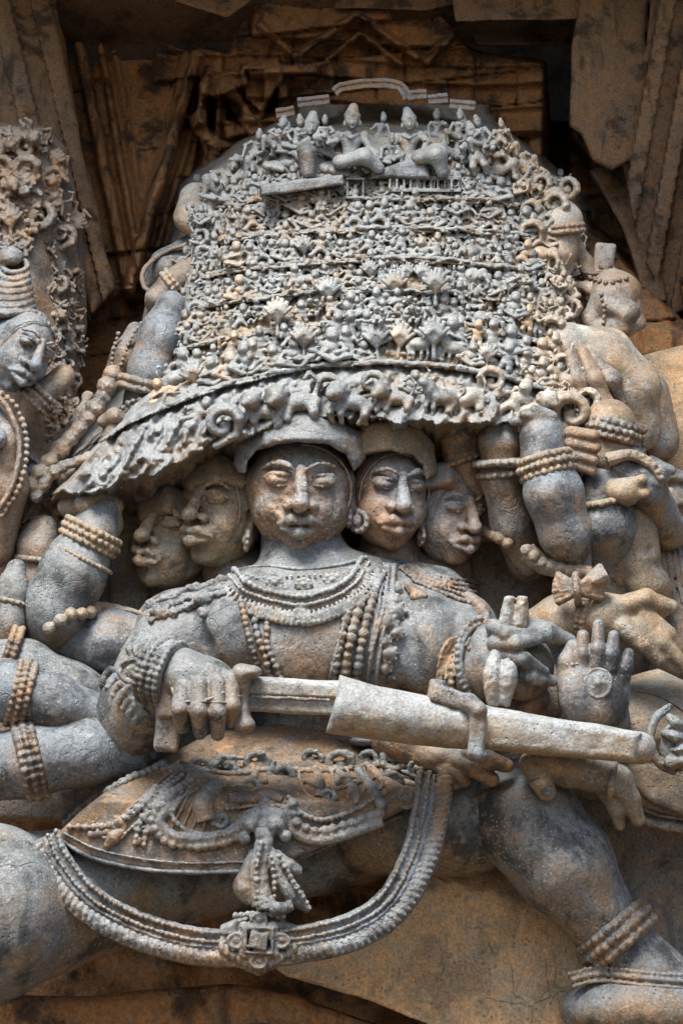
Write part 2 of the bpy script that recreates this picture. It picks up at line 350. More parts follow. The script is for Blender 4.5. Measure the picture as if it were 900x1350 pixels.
# ------------------------------------------------------------------ ornament helpers (relief space)
def _ico(sub):
    bm = bmesh.new(); bmesh.ops.create_icosphere(bm, subdivisions=sub, radius=1)
    V = np.array([v.co[:] for v in bm.verts]); Fq = np.array([[v.index for v in f.verts] for f in bm.faces]); bm.free(); return V, Fq[:, ::-1]
ICO, ICO1 = _ico(2), _ico(1)
class Acc:
    def __init__(s): s.V = []; s.F = []; s.n = 0
    def add(s, V, Fq):
        V = np.asarray(V, float); Fq = np.asarray(Fq)
        if Fq.shape[1] == 4: Fq = np.concatenate([Fq[:, [0, 1, 2]], Fq[:, [0, 2, 3]]])
        s.V.append(V); s.F.append(Fq + s.n); s.n += len(V); return s
    def ball(s, c, r, M=None, lo=False):
        V, Fq = ICO1 if lo else ICO
        r = np.array((r, r, r) if np.isscalar(r) else r, float)
        P = V * r
        if M is not None: P = P @ M.T
        return s.add(P + np.array(c, float), Fq)
    def box(s, c, r, M=None):
        P = np.array([[a, b, e] for a in (-1, 1) for b in (-1, 1) for e in (-1, 1)], float) * np.array(r)
        if M is not None: P = P @ M.T
        Q = np.array([[0, 1, 3, 2], [4, 6, 7, 5], [0, 4, 5, 1], [2, 3, 7, 6], [0, 2, 6, 4], [1, 5, 7, 3]])[:, ::-1]
        return s.add(P + np.array(c, float), Q)
    def tube(s, pts, r, n=10, fz=1.0):
        P = np.asarray(pts, float); m = len(P); rr = np.full(m, float(r)) if np.isscalar(r) else np.interp(np.linspace(0, 1, m), np.linspace(0, 1, len(r)), r)
        T = np.gradient(P, axis=0); T /= np.linalg.norm(T, axis=1)[:, None] + 1e-9
        up = np.array([0, 0, 1.0]); A = np.cross(T, up); nn = np.linalg.norm(A, axis=1)[:, None]; A = np.where(nn < .15, np.array([1, 0, 0]), A / (nn + 1e-9)); B = np.cross(A, T)
        an = np.linspace(0, 2 * np.pi, n, endpoint=False)
        ring = P[:, None, :] + rr[:, None, None] * (np.cos(an)[None, :, None] * A[:, None, :] + np.sin(an)[None, :, None] * B[:, None, :] * fz)
        V = ring.reshape(-1, 3); Q = [[i * n + j, i * n + (j + 1) % n, (i + 1) * n + (j + 1) % n, (i + 1) * n + j] for i in range(m - 1) for j in range(n)]
        s.add(V, Q)
        for e in (0, m - 1):
            V2 = np.concatenate([ring[e], P[e:e + 1]]); s.add(V2, [[j, (j + 1) % n, n] for j in range(n)])
        return s
    def ribbon(s, pts, wid, prof, back=8):
        """prof: list of (s in -1..1, height)"""
        P = np.asarray(pts, float); m = len(P); T = np.gradient(P, axis=0)[:, :2]; T /= np.linalg.norm(T, axis=1)[:, None] + 1e-9
        Nn = np.stack([-T[:, 1], T[:, 0], np.zeros(m)], 1)
        ww = np.full(m, float(wid)) if np.isscalar(wid) else np.interp(np.linspace(0, 1, m), np.linspace(0, 1, len(wid)), wid)
        pr = [(-1, -back)] + list(prof) + [(1, -back)]; n = len(pr)
        V = np.concatenate([(P + Nn * (ww * a)[:, None] + np.array([0, 0, h])) [:, None, :] for a, h in pr], 1).reshape(-1, 3)
        Q = [[i * n + j, i * n + j + 1, (i + 1) * n + j + 1, (i + 1) * n + j] for i in range(m - 1) for j in range(n - 1)]
        Q += [[i * n + n - 1, i * n, (i + 1) * n, (i + 1) * n + n - 1] for i in range(m - 1)]
        s.add(V, Q)
        s.add(V[:n], [[0, j + 1, j] for j in range(1, n - 1)]); s.add(V[-n:], [[0, j, j + 1] for j in range(1, n - 1)]); return s
    def beads(s, pts, r, gap=1.9, sq=(1, 1, 1), jit=.12, lo=False):
        P = np.asarray(pts, float); L_ = np.concatenate([[0], np.cumsum(np.linalg.norm(np.diff(P, axis=0), axis=1))])
        n = max(2, int(L_[-1] / (gap * r)))
        for t in np.linspace(0, L_[-1], n):
            p = np.array([np.interp(t, L_, P[:, i]) for i in range(3)])
            q = r * (1 + rng.uniform(-jit, jit)); s.ball(p + rng.uniform(-.12, .12, 3) * r, (q * sq[0], q * sq[1], q * sq[2]), lo=lo)
        return s
    def out(s, name, mat, parent=None, jitter=.35, fuse=.0016):
        V = np.concatenate(s.V); Fq = np.concatenate(s.F)
        if jitter: 
            for i in range(3): V[:, i] += vnoise(V[:, 0], V[:, 1], V[:, 2], 5.0, i + 2) * jitter
        o = link(name, V, Fq, mat, parent)
        if fuse:                                       # carved in one mass: fuse the pieces and blunt them
            m = o.modifiers.new('fuse', 'REMESH'); m.mode = 'VOXEL'; m.voxel_size = fuse; m.use_smooth_shade = True
            m = o.modifiers.new('blunt', 'SMOOTH'); m.factor = .5; m.iterations = 2
            m = o.modifiers.new('erode', 'DISPLACE'); m.texture = ERODE; m.strength = .0022; m.mid_level = .55; m.texture_coords = 'GLOBAL'
        return o
ERODE = bpy.data.textures.new('erosion', 'CLOUDS'); ERODE.noise_scale = .011; ERODE.noise_depth = 2
def spl(pts, n=60):
    P = np.array(pts, float)
    if len(P) == 2: return np.linspace(P[0], P[1], n)
    Q = np.concatenate([[2 * P[0] - P[1]], P, [2 * P[-1] - P[-2]]]); out = []
    m = len(P) - 1
    for u in np.linspace(0, m, n):
        i = min(int(u), m - 1); t = u - i; a, b, c, d = Q[i], Q[i + 1], Q[i + 2], Q[i + 3]
        out.append(.5 * (2 * b + (c - a) * t + (2 * a - 5 * b + 4 * c - d) * t * t + (3 * b - a - 3 * c + d) * t ** 3))
    return np.array(out)
def drape(pts2, off=0, n=80, sm=9, zmin=None):
    P = spl(pts2, n)[:, :2]; z = np.array([zat(x, y) for x, y in P])
    if zmin is not None: z = np.maximum(z, zmin)
    zp = np.pad(z, sm, mode='edge'); zz = np.array([max(np.median(zp[i:i + 2 * sm + 1]), zp[i + sm] * .5 + .5 * np.mean(zp[i:i + 2 * sm + 1])) for i in range(len(z))])
    zz = np.convolve(np.pad(zz, 3, mode='edge'), np.ones(7) / 7, 'valid')
    return np.column_stack([P, zz + off])
def shift(P, d):
    T = np.gradient(P, axis=0)[:, :2]; T /= np.linalg.norm(T, axis=1)[:, None] + 1e-9
    Q = P.copy(); Q[:, 0] += -T[:, 1] * d; Q[:, 1] += T[:, 0] * d; return Q
def ringpts(c, axis, r, a0=-100, a1=100, n=40, squash=1.0):
    """arc of a ring round a limb with the given axis; angle 0 faces the viewer"""
    ax = np.array(axis, float); ax /= np.linalg.norm(ax)
    f = np.array([0, 0, 1.0]) - ax * ax[2]; f /= np.linalg.norm(f); sd_ = np.cross(ax, f)
    t = np.radians(np.linspace(a0, a1, n))
    return np.array(c, float) + r * (np.cos(t)[:, None] * f * squash + np.sin(t)[:, None] * sd_)
def bangle(parent, c, axis, r, rows=2, b=4.5, mat=None, name='bracelet', a=120, squash=1.0, core=True, gap=1.9):
    ax = np.array(axis, float); ax /= np.linalg.norm(ax); A = Acc(); tot = (rows - 1) * b * 2.1
    for i in range(rows):
        cc = np.array(c, float) + ax * (i * b * 2.1 - tot / 2)
        P = ringpts(cc, ax, r + (b * .5 if i % 2 == 0 or rows < 3 else b * .9), -a, a, 50, squash)
        A.beads(P, b, gap=gap)
        if core: A.tube(ringpts(cc, ax, r - b * .15, -a, a, 30, squash), b * 1.12, 8)
    return A.out(name, mat or M_WARM, parent)

# ================================================================== THE PLACE
# unseen courtyard ground below the frame, added to bounce warm light up the wall
def slabmesh(name, x0, x1, y0, y1, z0, z1, mat, nx=1):
    V = [(x, y, z) for x in (x0, x1) for y in (y0, y1) for z in (z0, z1)]
    Q = np.array([[0, 1, 3, 2], [4, 6, 7, 5], [0, 4, 5, 1], [2, 3, 7, 6], [0, 2, 6, 4], [1, 5, 7, 3]])
    return link(name, V, Q, mat, smooth=False, relief=False)
tag(slabmesh('ground', -60, 60, -90, 2, -.12, 0, M_GROUND), kind='structure')

# ---- rear wall of the recess: one mass of stepped and fluted masonry
def inpoly(X, Y, poly, soft=3.0):
    P = np.array(poly, float); d2 = np.full(X.shape, 1e9); ins = np.zeros(X.shape, bool)
    for i in range(len(P)):
        a, b = P[i], P[(i + 1) % len(P)]; e = b - a
        t = np.clip(((X - a[0]) * e[0] + (Y - a[1]) * e[1]) / (e @ e + 1e-9), 0, 1)
        d2 = np.minimum(d2, (X - a[0] - t * e[0]) ** 2 + (Y - a[1] - t * e[1]) ** 2)
        ins ^= (((a[1] <= Y) & (b[1] > Y)) | ((b[1] <= Y) & (a[1] > Y))) & (X < a[0] + (Y - a[1]) * e[0] / (e[1] if abs(e[1]) > 1e-9 else 1e-9))
    return np.clip(.5 - np.sqrt(d2) * np.where(ins, -1, 1) / soft, 0, 1)
def strip(x0, y0, x1, y1, wd):
    d = np.array([x1 - x0, y1 - y0], float); d /= np.linalg.norm(d); n = np.array([-d[1], d[0]]) * wd / 2
    a_, b_ = np.array([x0, y0]), np.array([x1, y1]); return [tuple(a_ + n), tuple(b_ + n), tuple(b_ - n), tuple(a_ - n)]
def wall_z(X, Y):
    O = 0 * X; wob = 1.2 * vnoise(X, Y, O, 26, 3); Xw, Yw = X + wob, Y + 1.2 * vnoise(X, Y, O, 22, 9)
    z = -300 + 16 * vnoise(X, Y, O, 80, 1)
    # coursed blocks, each set at its own depth
    row_ = np.floor((Yw + .12 * Xw) / 44); cx = np.floor((Xw + row_ * 37) / 92)
    z = z + np.where(Y < 520, 20 * vnoise(cx * 7.3, row_ * 5.1, O, 2.3, 6), 22 * vnoise(X, Y, O, 46, 33))
    fy = np.abs(((Yw + .12 * Xw) / 44) % 1 - .5); fx = np.abs(((Xw + row_ * 37) / 92) % 1 - .5)
    z = z - (12 * np.clip((fy - .45) / .05, 0, 1) + 9 * np.clip((fx - .47) / .03, 0, 1)) * (Y < 520) * np.clip(1 - inpoly(X, Y, [(60, -100), (280, -100), (250, 150), (230, 330), (100, 330)], 30) * .9, 0, 1)
    # the wall steps outwards going up towards the eaves: corbelled courses behind the crest
    for yy, dz in ((235, 14), (205, 12), (172, 16), (140, 12), (108, 18), (84, 12), (60, 22)):
        z = z + dz * np.clip((yy + 8 * np.sin((X - 480) / 90) - Yw) / 5, 0, 1) * np.clip((X - 255) / 10, 0, 1) * np.clip((770 - X) / 20, 0, 1)
    # left: tall leaning panel with a dark field, ribs either side, then the long diagonal rib
    z = z + 34 * inpoly(Xw, Yw, [(120, 0), (262, 60), (225, 230), (170, 380), (190, 300), (160, 100)], 20)
    z = z - 26 * inpoly(Xw, Yw, [(150, 40), (240, 70), (215, 190), (190, 260), (172, 150)], 8)
    for P_, hh in ((strip(80, -60, 172, 390, 15), 40), (strip(112, -60, 190, 390, 10), 30), (strip(262, 70, 168, 385, 15), 62), (strip(278, 90, 205, 330, 9), 24)):
        z = z + hh * inpoly(Xw, Yw, P_, 5)
    z = z + 22 * inpoly(Xw, Yw, [(176, 335), (240, 325), (236, 380), (166, 392)], 6) - 26 * inpoly(Xw, Yw, [(105, 392), (240, 384), (240, 420), (100, 440)], 16)
    # angular carved shards fused to the wall left of the crest
    for P_, hh in (([(262, 100), (320, 92), (328, 112), (282, 130), (264, 124)], 44), (strip(268, 110, 266, 165, 13), 34), (strip(254, 150, 300, 240, 18), 44), (strip(300, 118, 348, 190, 20), 40), ([(318, 86), (368, 78), (372, 104), (345, 150), (324, 132)], 36),
                   (strip(330, 95, 420, 90, 14), 30), (strip(296, 172, 372, 156, 24), 34), (strip(268, 180, 330, 214, 14), 40), (strip(330, 186, 384, 172, 18), 30), (strip(288, 120, 285, 205, 7), 34), (strip(372, 100, 372, 190, 16), 24)):
        z = z + hh * inpoly(Xw, Yw, P_, 3)
    for P_ in ([(296, 126), (318, 140), (322, 168), (300, 158)], [(292, 206), (324, 196), (316, 238), (296, 250)], [(344, 158), (366, 118), (366, 150)], [(272, 134), (284, 134), (284, 176), (274, 166)], [(262, 180), (270, 190), (262, 246), (254, 230)]):
        z = z - 46 * inpoly(Xw, Yw, P_, 4)
    # star-shaped ribs of the ceiling recess
    for P_ in (strip(388, 76, 470, 18, 8), strip(470, 18, 552, 78, 8), strip(420, 88, 474, 44, 6), strip(474, 44, 530, 86, 6), strip(340, 30, 400, 84, 9), strip(560, 84, 610, 30, 9)): z = z + 26 * inpoly(Xw, Yw, P_, 4)
    # deep gaps
    z = z - 190 * inpoly(Xw, Yw, [(186, -20), (320, 0), (300, 66), (240, 58), (196, 40)], 12)
    z = z - 150 * inpoly(Xw, Yw, [(590, 20), (770, 30), (752, 120), (744, 250), (720, 230), (722, 80), (620, 62)], 14)
    z = z - 170 * inpoly(Xw, Yw, [(724, 60), (756, 60), (752, 180), (800, 250), (870, 300), (900, 420), (860, 380), (730, 250)], 14)
    # stepped courses on the right, descending
    for k_, yy in enumerate((238, 262, 290, 318, 348, 382, 420)):
        z = z + 17 * np.clip((Yw - .06 * (X - 700) - yy) / 5, 0, 1) * np.clip((X - 690) / 20, 0, 1)
    return z + 2.5 * vnoise(X, Y, O, 30, 2) + 1.6 * vnoise(X, Y, O, 7, 4) + 9 * np.minimum(vnoise(X, Y, O, 17, 12) + .3, 0)
gx = np.concatenate([np.arange(-260, -20, 5.0), np.arange(-20, 920, 2.4), np.arange(920, 1181, 5.0)]); gy = np.concatenate([np.arange(-160, -20, 5.0), np.arange(-20, 480, 2.4), np.arange(480, 1521, 5.0)])
GX, GY = np.meshgrid(gx, gy, indexing='ij'); GZ = wall_z(GX, GY)
V = np.stack([GX.ravel(), GY.ravel(), GZ.ravel()], 1); n2 = len(gy)
ii, jj = np.meshgrid(np.arange(len(gx) - 1), np.arange(n2 - 1), indexing='ij'); a = (ii * n2 + jj).ravel()
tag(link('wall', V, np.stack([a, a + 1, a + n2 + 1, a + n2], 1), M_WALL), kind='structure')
tag(slabmesh('outer_wall', -7, 7, .85, 1.4, 0, 6.5, M_WALL), kind='structure')

# ---- unseen eave added to block overhead sky; brackets that show at the frame's top
tag(slabmesh('eave', -6, 6, -.42, .7, 4.02, 4.5, M_EAVE), 'unseen stone eave slab added above the frame to shade the carved wall', 'eave')

def block(name, polys, mat, label=None, cat=None, h=3.2, seed=1, amp=2.2, group=None, kind=None):
    P = np.concatenate([np.array(p[0], float) for p in polys]); zs = [p[1] for p in polys]; th = [p[2] for p in polys]
    lo = (P[:, 0].min() - 8, P[:, 1].min() - 8, min(z - t for z, t in zip([zz if not callable(zz) else -140 for zz in zs], th)) - 30)
    hi = (P[:, 0].max() + 8, P[:, 1].max() + 8, max(zz if not callable(zz) else 60 for zz in zs) + 30)
    s = Sdf(lo, hi, h)
    for p in polys: s.plate(p[0], p[1], p[2], rd=p[3] if len(p) > 3 else 3, k=2)
    o = s.make(name, mat, None, (amp, 34, seed)); return tag(o, label, cat, group, kind)
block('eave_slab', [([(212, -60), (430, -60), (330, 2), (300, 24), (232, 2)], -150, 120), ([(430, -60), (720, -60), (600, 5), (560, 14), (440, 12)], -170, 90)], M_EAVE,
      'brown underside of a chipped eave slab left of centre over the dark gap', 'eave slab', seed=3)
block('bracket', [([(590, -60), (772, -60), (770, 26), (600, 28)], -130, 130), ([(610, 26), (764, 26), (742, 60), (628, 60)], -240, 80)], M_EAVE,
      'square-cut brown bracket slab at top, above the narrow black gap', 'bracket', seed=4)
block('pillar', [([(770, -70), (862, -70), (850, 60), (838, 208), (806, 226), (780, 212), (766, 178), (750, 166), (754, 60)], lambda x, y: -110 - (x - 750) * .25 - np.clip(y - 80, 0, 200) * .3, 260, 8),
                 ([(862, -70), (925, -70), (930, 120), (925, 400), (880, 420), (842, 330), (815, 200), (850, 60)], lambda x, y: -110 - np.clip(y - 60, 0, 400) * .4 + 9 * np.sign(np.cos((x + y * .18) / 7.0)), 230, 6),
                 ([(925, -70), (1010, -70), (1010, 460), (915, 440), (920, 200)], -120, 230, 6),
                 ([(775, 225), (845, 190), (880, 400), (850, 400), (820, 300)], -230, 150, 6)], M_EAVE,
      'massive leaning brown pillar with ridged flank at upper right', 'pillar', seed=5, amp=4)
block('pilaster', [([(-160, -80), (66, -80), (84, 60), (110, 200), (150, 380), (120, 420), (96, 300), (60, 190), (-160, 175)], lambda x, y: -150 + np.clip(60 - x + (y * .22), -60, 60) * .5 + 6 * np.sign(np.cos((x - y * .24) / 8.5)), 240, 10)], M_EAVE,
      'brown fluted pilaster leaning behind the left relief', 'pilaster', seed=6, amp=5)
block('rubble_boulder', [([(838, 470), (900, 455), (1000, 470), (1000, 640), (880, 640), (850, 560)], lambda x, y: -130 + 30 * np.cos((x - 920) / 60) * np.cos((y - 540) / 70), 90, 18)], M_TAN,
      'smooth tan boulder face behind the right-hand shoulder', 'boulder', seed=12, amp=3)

# ---- stepped pale mouldings over the crest
t = empty('stepped_moulding', (500, 130, -110), label='pale stepped moulding in double strips arched over the crest figures', cat='moulding')
for pts in ([(364, 150), (388, 146)], [(392, 136), (434, 131)], [(441, 122), (452, 115), (488, 110), (522, 112), (533, 121), (537, 130)], [(537, 126), (562, 124)], [(564, 132), (590, 129)], [(592, 137), (626, 140)]):
    A = Acc(); P = np.column_stack([spl(pts, 40)[:, :2], np.full(40, -62.)])
    for d, r in ((-4.2, 3.0), (3.6, 3.0)): A.tube(shift(P, d), r, 8)
    A.ribbon(P, 5.5, [(-1, -1), (1, -1)], back=70)
    A.out('strip', M_STRIP, t, .5)

# ================================================================== MOUNTAIN
HALF = [(120, 120), (165, 160), (210, 190), (250, 212), (300, 230), (360, 246), (420, 262), (480, 275), (540, 290)]
def medge(y):
    """left and right edges of the carved mountain at height y"""
    L_ = np.interp(y, [150, 175, 200, 225, 250, 300, 350, 400, 450, 500, 520, 600, 660], [392, 338, 300, 272, 260, 256, 248, 240, 230, 215, 190, 118, 66])
    R_ = np.interp(y, [150, 175, 200, 225, 250, 300, 350, 400, 450, 500, 540, 600], [640, 668, 698, 716, 732, 744, 750, 754, 762, 770, 774, 770])
    return L_, R_
TIERS = [(262, 10), (302, 16), (342, 24), (380, 30), (424, 34), (477, 46)]   # (y at x=490, droop)
def tier_y(i, x): y, a = TIERS[i]; return y + a * ((x - 500) / 250.0) ** 2
def low_y(x):   # lower lip of the overhang
    return np.interp(x, [60, 110, 200, 270, 335, 400, 450, 520, 580, 700, 780], [652, 650, 625, 592, 566, 548, 548, 556, 556, 560, 566])
def mount_z(X, Y):
    Lx, Rx = medge(Y); Lx = Lx + 6 * vnoise(X, Y, 0 * X, 22, 5); Rx = Rx + 6 * vnoise(X, Y, 0 * X, 18, 6)
    u = (X - (Lx + Rx) / 2) / ((Rx - Lx) / 2)
    base = np.interp(Y, [100, 200, 300, 400, 480, 520, 560, 650], [-20, 10, 35, 62, 90, 115, 150, 165])
    z = base - 70 * np.abs(u) ** 3.2
    z = z + 5 * vnoise(X, Y, 0 * X, 34, 8)
    # ledges: recess under each, step out towards its own lip
    for i in range(len(TIERS)):
        d = Y - tier_y(i, X) + 4 * vnoise(X, 0 * X, 0 * X, 26, i + 30); z = z + np.where((d > -3) & (d < 4), 8, 0) - np.where((d >= 4) & (d < 26), 9 * (1 - (d - 4) / 22), 0)
    # rough crowd-like lumpiness between the ledges
    m = (Y > 200) & (Y < np.minimum(tier_y(5, X), 516)); z = z + m * (8 * np.maximum(vnoise(X, Y, 0 * X, 7.5, 10), 0) + 4 * vnoise(X, Y, 0 * X, 4.5, 12))
    # rocky strands of the lower band
    lowm = (Y > np.minimum(tier_y(5, X) + 5, 516))
    wl = np.clip((330 - X) / 120, 0, 1); str_ = vnoise(X * 1.0 + Y * .62, Y * .22 - X * .1, 0 * X, 13, 13) * (1 + .8 * wl); sr2 = vnoise(X + Y * .5, Y * .5, 0 * X, 7, 14) * (1 + wl)
    z = z + lowm * (6 * str_ + 5 * sr2 + 9 * np.abs(vnoise(X, Y, 0 * X, 11, 41)) + 3.5 * vnoise(X, Y, 0 * X, 5, 2))
    # eroded lip and brown underside
    ly = low_y(X) + 9 * vnoise(X, 0 * Y, 0 * X, 34, 18) + 7 * vnoise(X, 0 * Y, 0 * X, 15, 15) + 4 * vnoise(X, 0 * Y, 0 * X, 6, 16)
    dd = Y - ly; und = np.clip(dd / 60, 0, 1)
    z = np.where(dd > 0, z - 10 - 165 * und ** .85 + 10 * vnoise(X, Y, 0 * X, 14, 17), z)
    # side walls
    out_ = np.maximum(Lx - X, X - Rx); z = z - np.clip(out_ + 4, 0, 40) * 6.5
    ty = np.interp(X, [256, 290, 340, 400, 440, 560, 620, 660, 700, 740], [250, 224, 204, 190, 184, 184, 188, 198, 220, 256]); z = z - np.clip(ty - Y, 0, 30) * 5
    z = np.where(dd > 66, np.minimum(z, -60 - (dd - 66) * 3), z)
    return np.maximum(z, -330)
hs = 1.7
gx = np.arange(40, 812, hs); gy = np.arange(138, 760, hs)
GX, GY = np.meshgrid(gx, gy, indexing='ij'); GZ = mount_z(GX, GY)
keep = GZ > -327
V = np.stack([GX.ravel(), GY.ravel(), GZ.ravel()], 1); n2 = len(gy)
ii, jj = np.meshgrid(np.arange(len(gx) - 1), np.arange(n2 - 1), indexing='ij'); a = (ii * n2 + jj).ravel()
Q = np.stack([a, a + 1, a + n2 + 1, a + n2], 1); kf = keep.ravel()[Q].any(1); Q = Q[kf]
us = np.unique(Q); rm = np.full(len(V), -1); rm[us] = np.arange(len(us))
xs = np.arange(42, 810); ys = np.arange(140, 756)
ZM[np.ix_(ys - ZY0, xs - ZX0)] = np.maximum(ZM[np.ix_(ys - ZY0, xs - ZX0)], GZ[np.ix_(((xs - 40) / hs).astype(int), ((ys - 138) / hs).astype(int))].T)
mountain = empty('carved_mountain', (480, 560, 0), label='tiered grey mountain slab crowded with tiny carved figures above the heads', cat='carved mountain')
def sub(name, Qs, mat):
    us = np.unique(Qs); rm = np.full(len(V), -1); rm[us] = np.arange(len(us)); link(name, V[us], rm[Qs], mat, mountain)
ym = V[Q[:, 0], 1] < np.minimum(tier_y(5, V[Q[:, 0], 0]) - 4, 508)
sub('tiered_mass', Q[ym], M_MASS); sub('rocky_shelf', Q[~ym], M_SHELF)

# ---- tiny figures, sculpted once each in unit space (height 1, feet at y=0, up = -y), then copied
def fig(kind, seed):
    r = random.Random(seed); s = Sdf((-.75, -1.25, -.3), (.75, .15, .5), .042 if kind in ('stand', 'sit', 'dance') else .045)
    j = lambda a: r.uniform(-a, a)
    if kind in ('stand', 'dance'):
        h = j(.08) + (.14 * r.choice((-1, 1)) if kind == 'dance' else 0)
        s.ell((h * .6, -.86, .12), (.115, .14, .12), k=.02); s.ell((h * .6, -.99, .1), (.095, .09, .09), k=.05)
        s.ell((h * .3, -.60, .08), (.16, .15, .12), k=.06); s.ell((0, -.42, .08), (.14, .12, .12), k=.08)
        for d in (-1, 1):
            kx = d * (.12 + (.12 if kind == 'dance' else 0)) + j(.04)
            s.chain([(d * .07, -.38, .1), (kx, -.2, .14), (d * .08 + j(.06), -.0, .08)], [.09, .07, .06], k=.05)
            ex = d * (.26 + j(.06)); ey = -.5 + j(.12); s.chain([(d * .17 + h * .3, -.68, .1), (ex, ey, .12), (ex + j(.14), ey - .14 + j(.25), .2)], [.06, .052, .045], k=.03)
    elif kind == 'sit':
        h = j(.08); s.ell((h, -.72, .14), (.14, .16, .14), k=.03); s.ell((h, -.86, .12), (.12, .10, .11), k=.05)
        s.ell((0, -.42, .1), (.19, .2, .15), k=.06)
        for d in (-1, 1):
            s.chain([(d * .1, -.2, .12), (d * .36, -.14 - abs(j(.22)), .2), (d * .05 + j(.1), -.05, .24)], [.11, .09, .07], k=.05)
            s.chain([(d * .2, -.52, .12), (d * .33, -.34, .18), (d * .16 + j(.12), -.3 + j(.2), .26)], [.065, .055, .05], k=.03)
    elif kind == 'elephant':
        s.ell((.05, -.55, .05), (.42, .32, .22), k=.05); s.ell((-.36, -.6, .16), (.2, .24, .18), k=.06)
        s.chain([(-.46, -.55, .28), (-.56, -.3, .3), (-.52, -.1, .28), (-.42, -.06, .3)], [.1, .08, .06, .05], k=.05); s.ell((-.24, -.6, .3), (.12, .18, .05), k=.02)
        for x in (-.22, .02, .2, .38): s.chain([(x, -.35, .1), (x + j(.03), -.02, .12)], [.11, .085], k=.04)
        s.ell((.08, -1.0, .08), (.11, .13, .1), k=.02)
    elif kind == 'bull':
        s.ell((.02, -.48, .06), (.4, .22, .18), k=.05); s.ell((-.3, -.62, .12), (.16, .2, .14), k=.08); s.ell((-.46, -.72, .2), (.14, .12, .11), k=.05)
        s.chain([(-.42, -.82, .2), (-.36, -1.0, .2), (-.48, -1.08, .22)], [.035, .03, .02], k=.02)
        for x in (-.26, -.1, .2, .34): s.chain([(x, -.38, .1), (x + j(.06), -.2, .14), (x + j(.05), -.0, .1)], [.09, .06, .05], k=.04)
        s.chain([(.4, -.5, .08), (.5, -.7, .1), (.44, -.9, .1), (.34, -.84, .1)], .035, k=.03)
    elif kind == 'tree':
        s.chain([(0, 0, .08), (j(.03), -.45, .1)], [.075, .06], k=.03)
        for i in range(7):
            a = (i - 3) / 3.0 * .85; l = .66
            p1 = (math.sin(a) * l * .4, -.42 - math.cos(a) * l * .5, .18); p2 = (math.sin(a) * l * .75, -.42 - math.cos(a) * l + abs(a) * .08, .14)
            s.chain([(0, -.36, .1), p1, p2], [.06, .075, .06], k=.008)
    elif kind == 'bush':
        s.chain([(0, 0, .08), (0, -.3, .1)], .07, k=.03)
        for i in range(15):
            a = r.uniform(0, 6.28); q = r.uniform(.08, .34); s.ell((math.cos(a) * q * 1.2, -.58 + math.sin(a) * q, .16 + j(.05)), (.1, .085, .08), k=.015)
    elif kind == 'shrine':
        s.box((0, -.06, .1), (.42, .06, .2), rd=.02, k=.01); s.box((0, -.88, .1), (.42, .05, .2), rd=.02, k=.01); s.ell((0, -.95, .05), (.3, .2, .2), k=.02)
        for x in (-.34, .34): s.box((x, -.45, .12), (.055, .4, .12), rd=.03, k=.01)
        s.ell((0, -.56, .1), (.1, .12, .1), k=.02); s.ell((0, -.3, .1), (.17, .2, .12), k=.03)
    elif kind == 'scroll':
        P = [(math.cos(a) * (.1 + a * .055) + .0, -.45 + math.sin(a) * (.1 + a * .055), .1 + .02 * a) for a in np.linspace(0, 6.2, 14)]
        s.chain(P, list(np.linspace(.09, .16, 14)), k=.03); s.chain([P[-1], (.3, -.1, .12), (-.3, .02, .1)], [.15, .13, .1], k=.04); s.ell((.02, -.45, .12), .12, k=.03)
    elif kind == 'lion':
        s.ell((.08, -.45, .08), (.36, .2, .17), M=rot(rol=12), k=.05); s.ell((-.3, -.66, .2), (.21, .22, .19), k=.05); s.ell((-.42, -.58, .3), (.11, .09, .1), k=.03)
        for a in np.linspace(0, 6.28, 9): s.ell((-.28 + .2 * math.cos(a), -.68 + .2 * math.sin(a), .2), .06, k=.02)
        for x, kx in ((-.3, -.42), (-.12, -.2), (.24, .34), (.4, .3)): s.chain([(x, -.38, .12), (kx, -.2, .2), (x - .04, -.0, .12)], [.11, .075, .06], k=.04)
        s.chain([(.42, -.5, .08), (.56, -.75, .1), (.42, -.95, .1), (.3, -.85, .12)], .045, k=.03)
    s.rough(.02, .2, seed); return s.net()
VARS = {k: [fig(k, 10 * i + 3) for i in range(n)] for k, n in (('stand', 7), ('sit', 6), ('dance', 4), ('elephant', 2), ('bull', 2), ('tree', 2), ('bush', 2), ('shrine', 1), ('scroll', 3), ('lion', 3))}
KNAME = dict(stand='standing_figure', sit='seated_figure', dance='dancing_figure', elephant='elephant', bull='bull', tree='fan_tree', bush='leafy_tree', shrine='shrine', scroll='scroll', lion='lion')
figs = []
def put(kind, x, y, h, rol=0, z=None, flip=None, fz=1.45, mat=None):
    v, q = random.choice(VARS[kind]); flip = random.random() < .5 if flip is None else flip
    P = v.copy()
    if kind in ('stand', 'sit', 'dance'): P[:, 0] *= 1.35
    if flip: P[:, 0] *= -1; q = q[:, ::-1]
    c, s_ = math.cos(R(rol)), math.sin(R(rol)); X, Y = P[:, 0] * c - P[:, 1] * s_, P[:, 0] * s_ + P[:, 1] * c
    if z is None: z = float(np.median([zat(x + dx, y - h * e) for dx in (-h * .2, 0, h * .2) for e in (.3, .5, .75)])) + h * .02
    figs.append((kind, h, np.stack([x + X * h, y + Y * h, z + P[:, 2] * h * fz], 1), q, mat or (M_FRIEZE2 if x > 690 or random.random() < .12 else M_FRIEZE)))
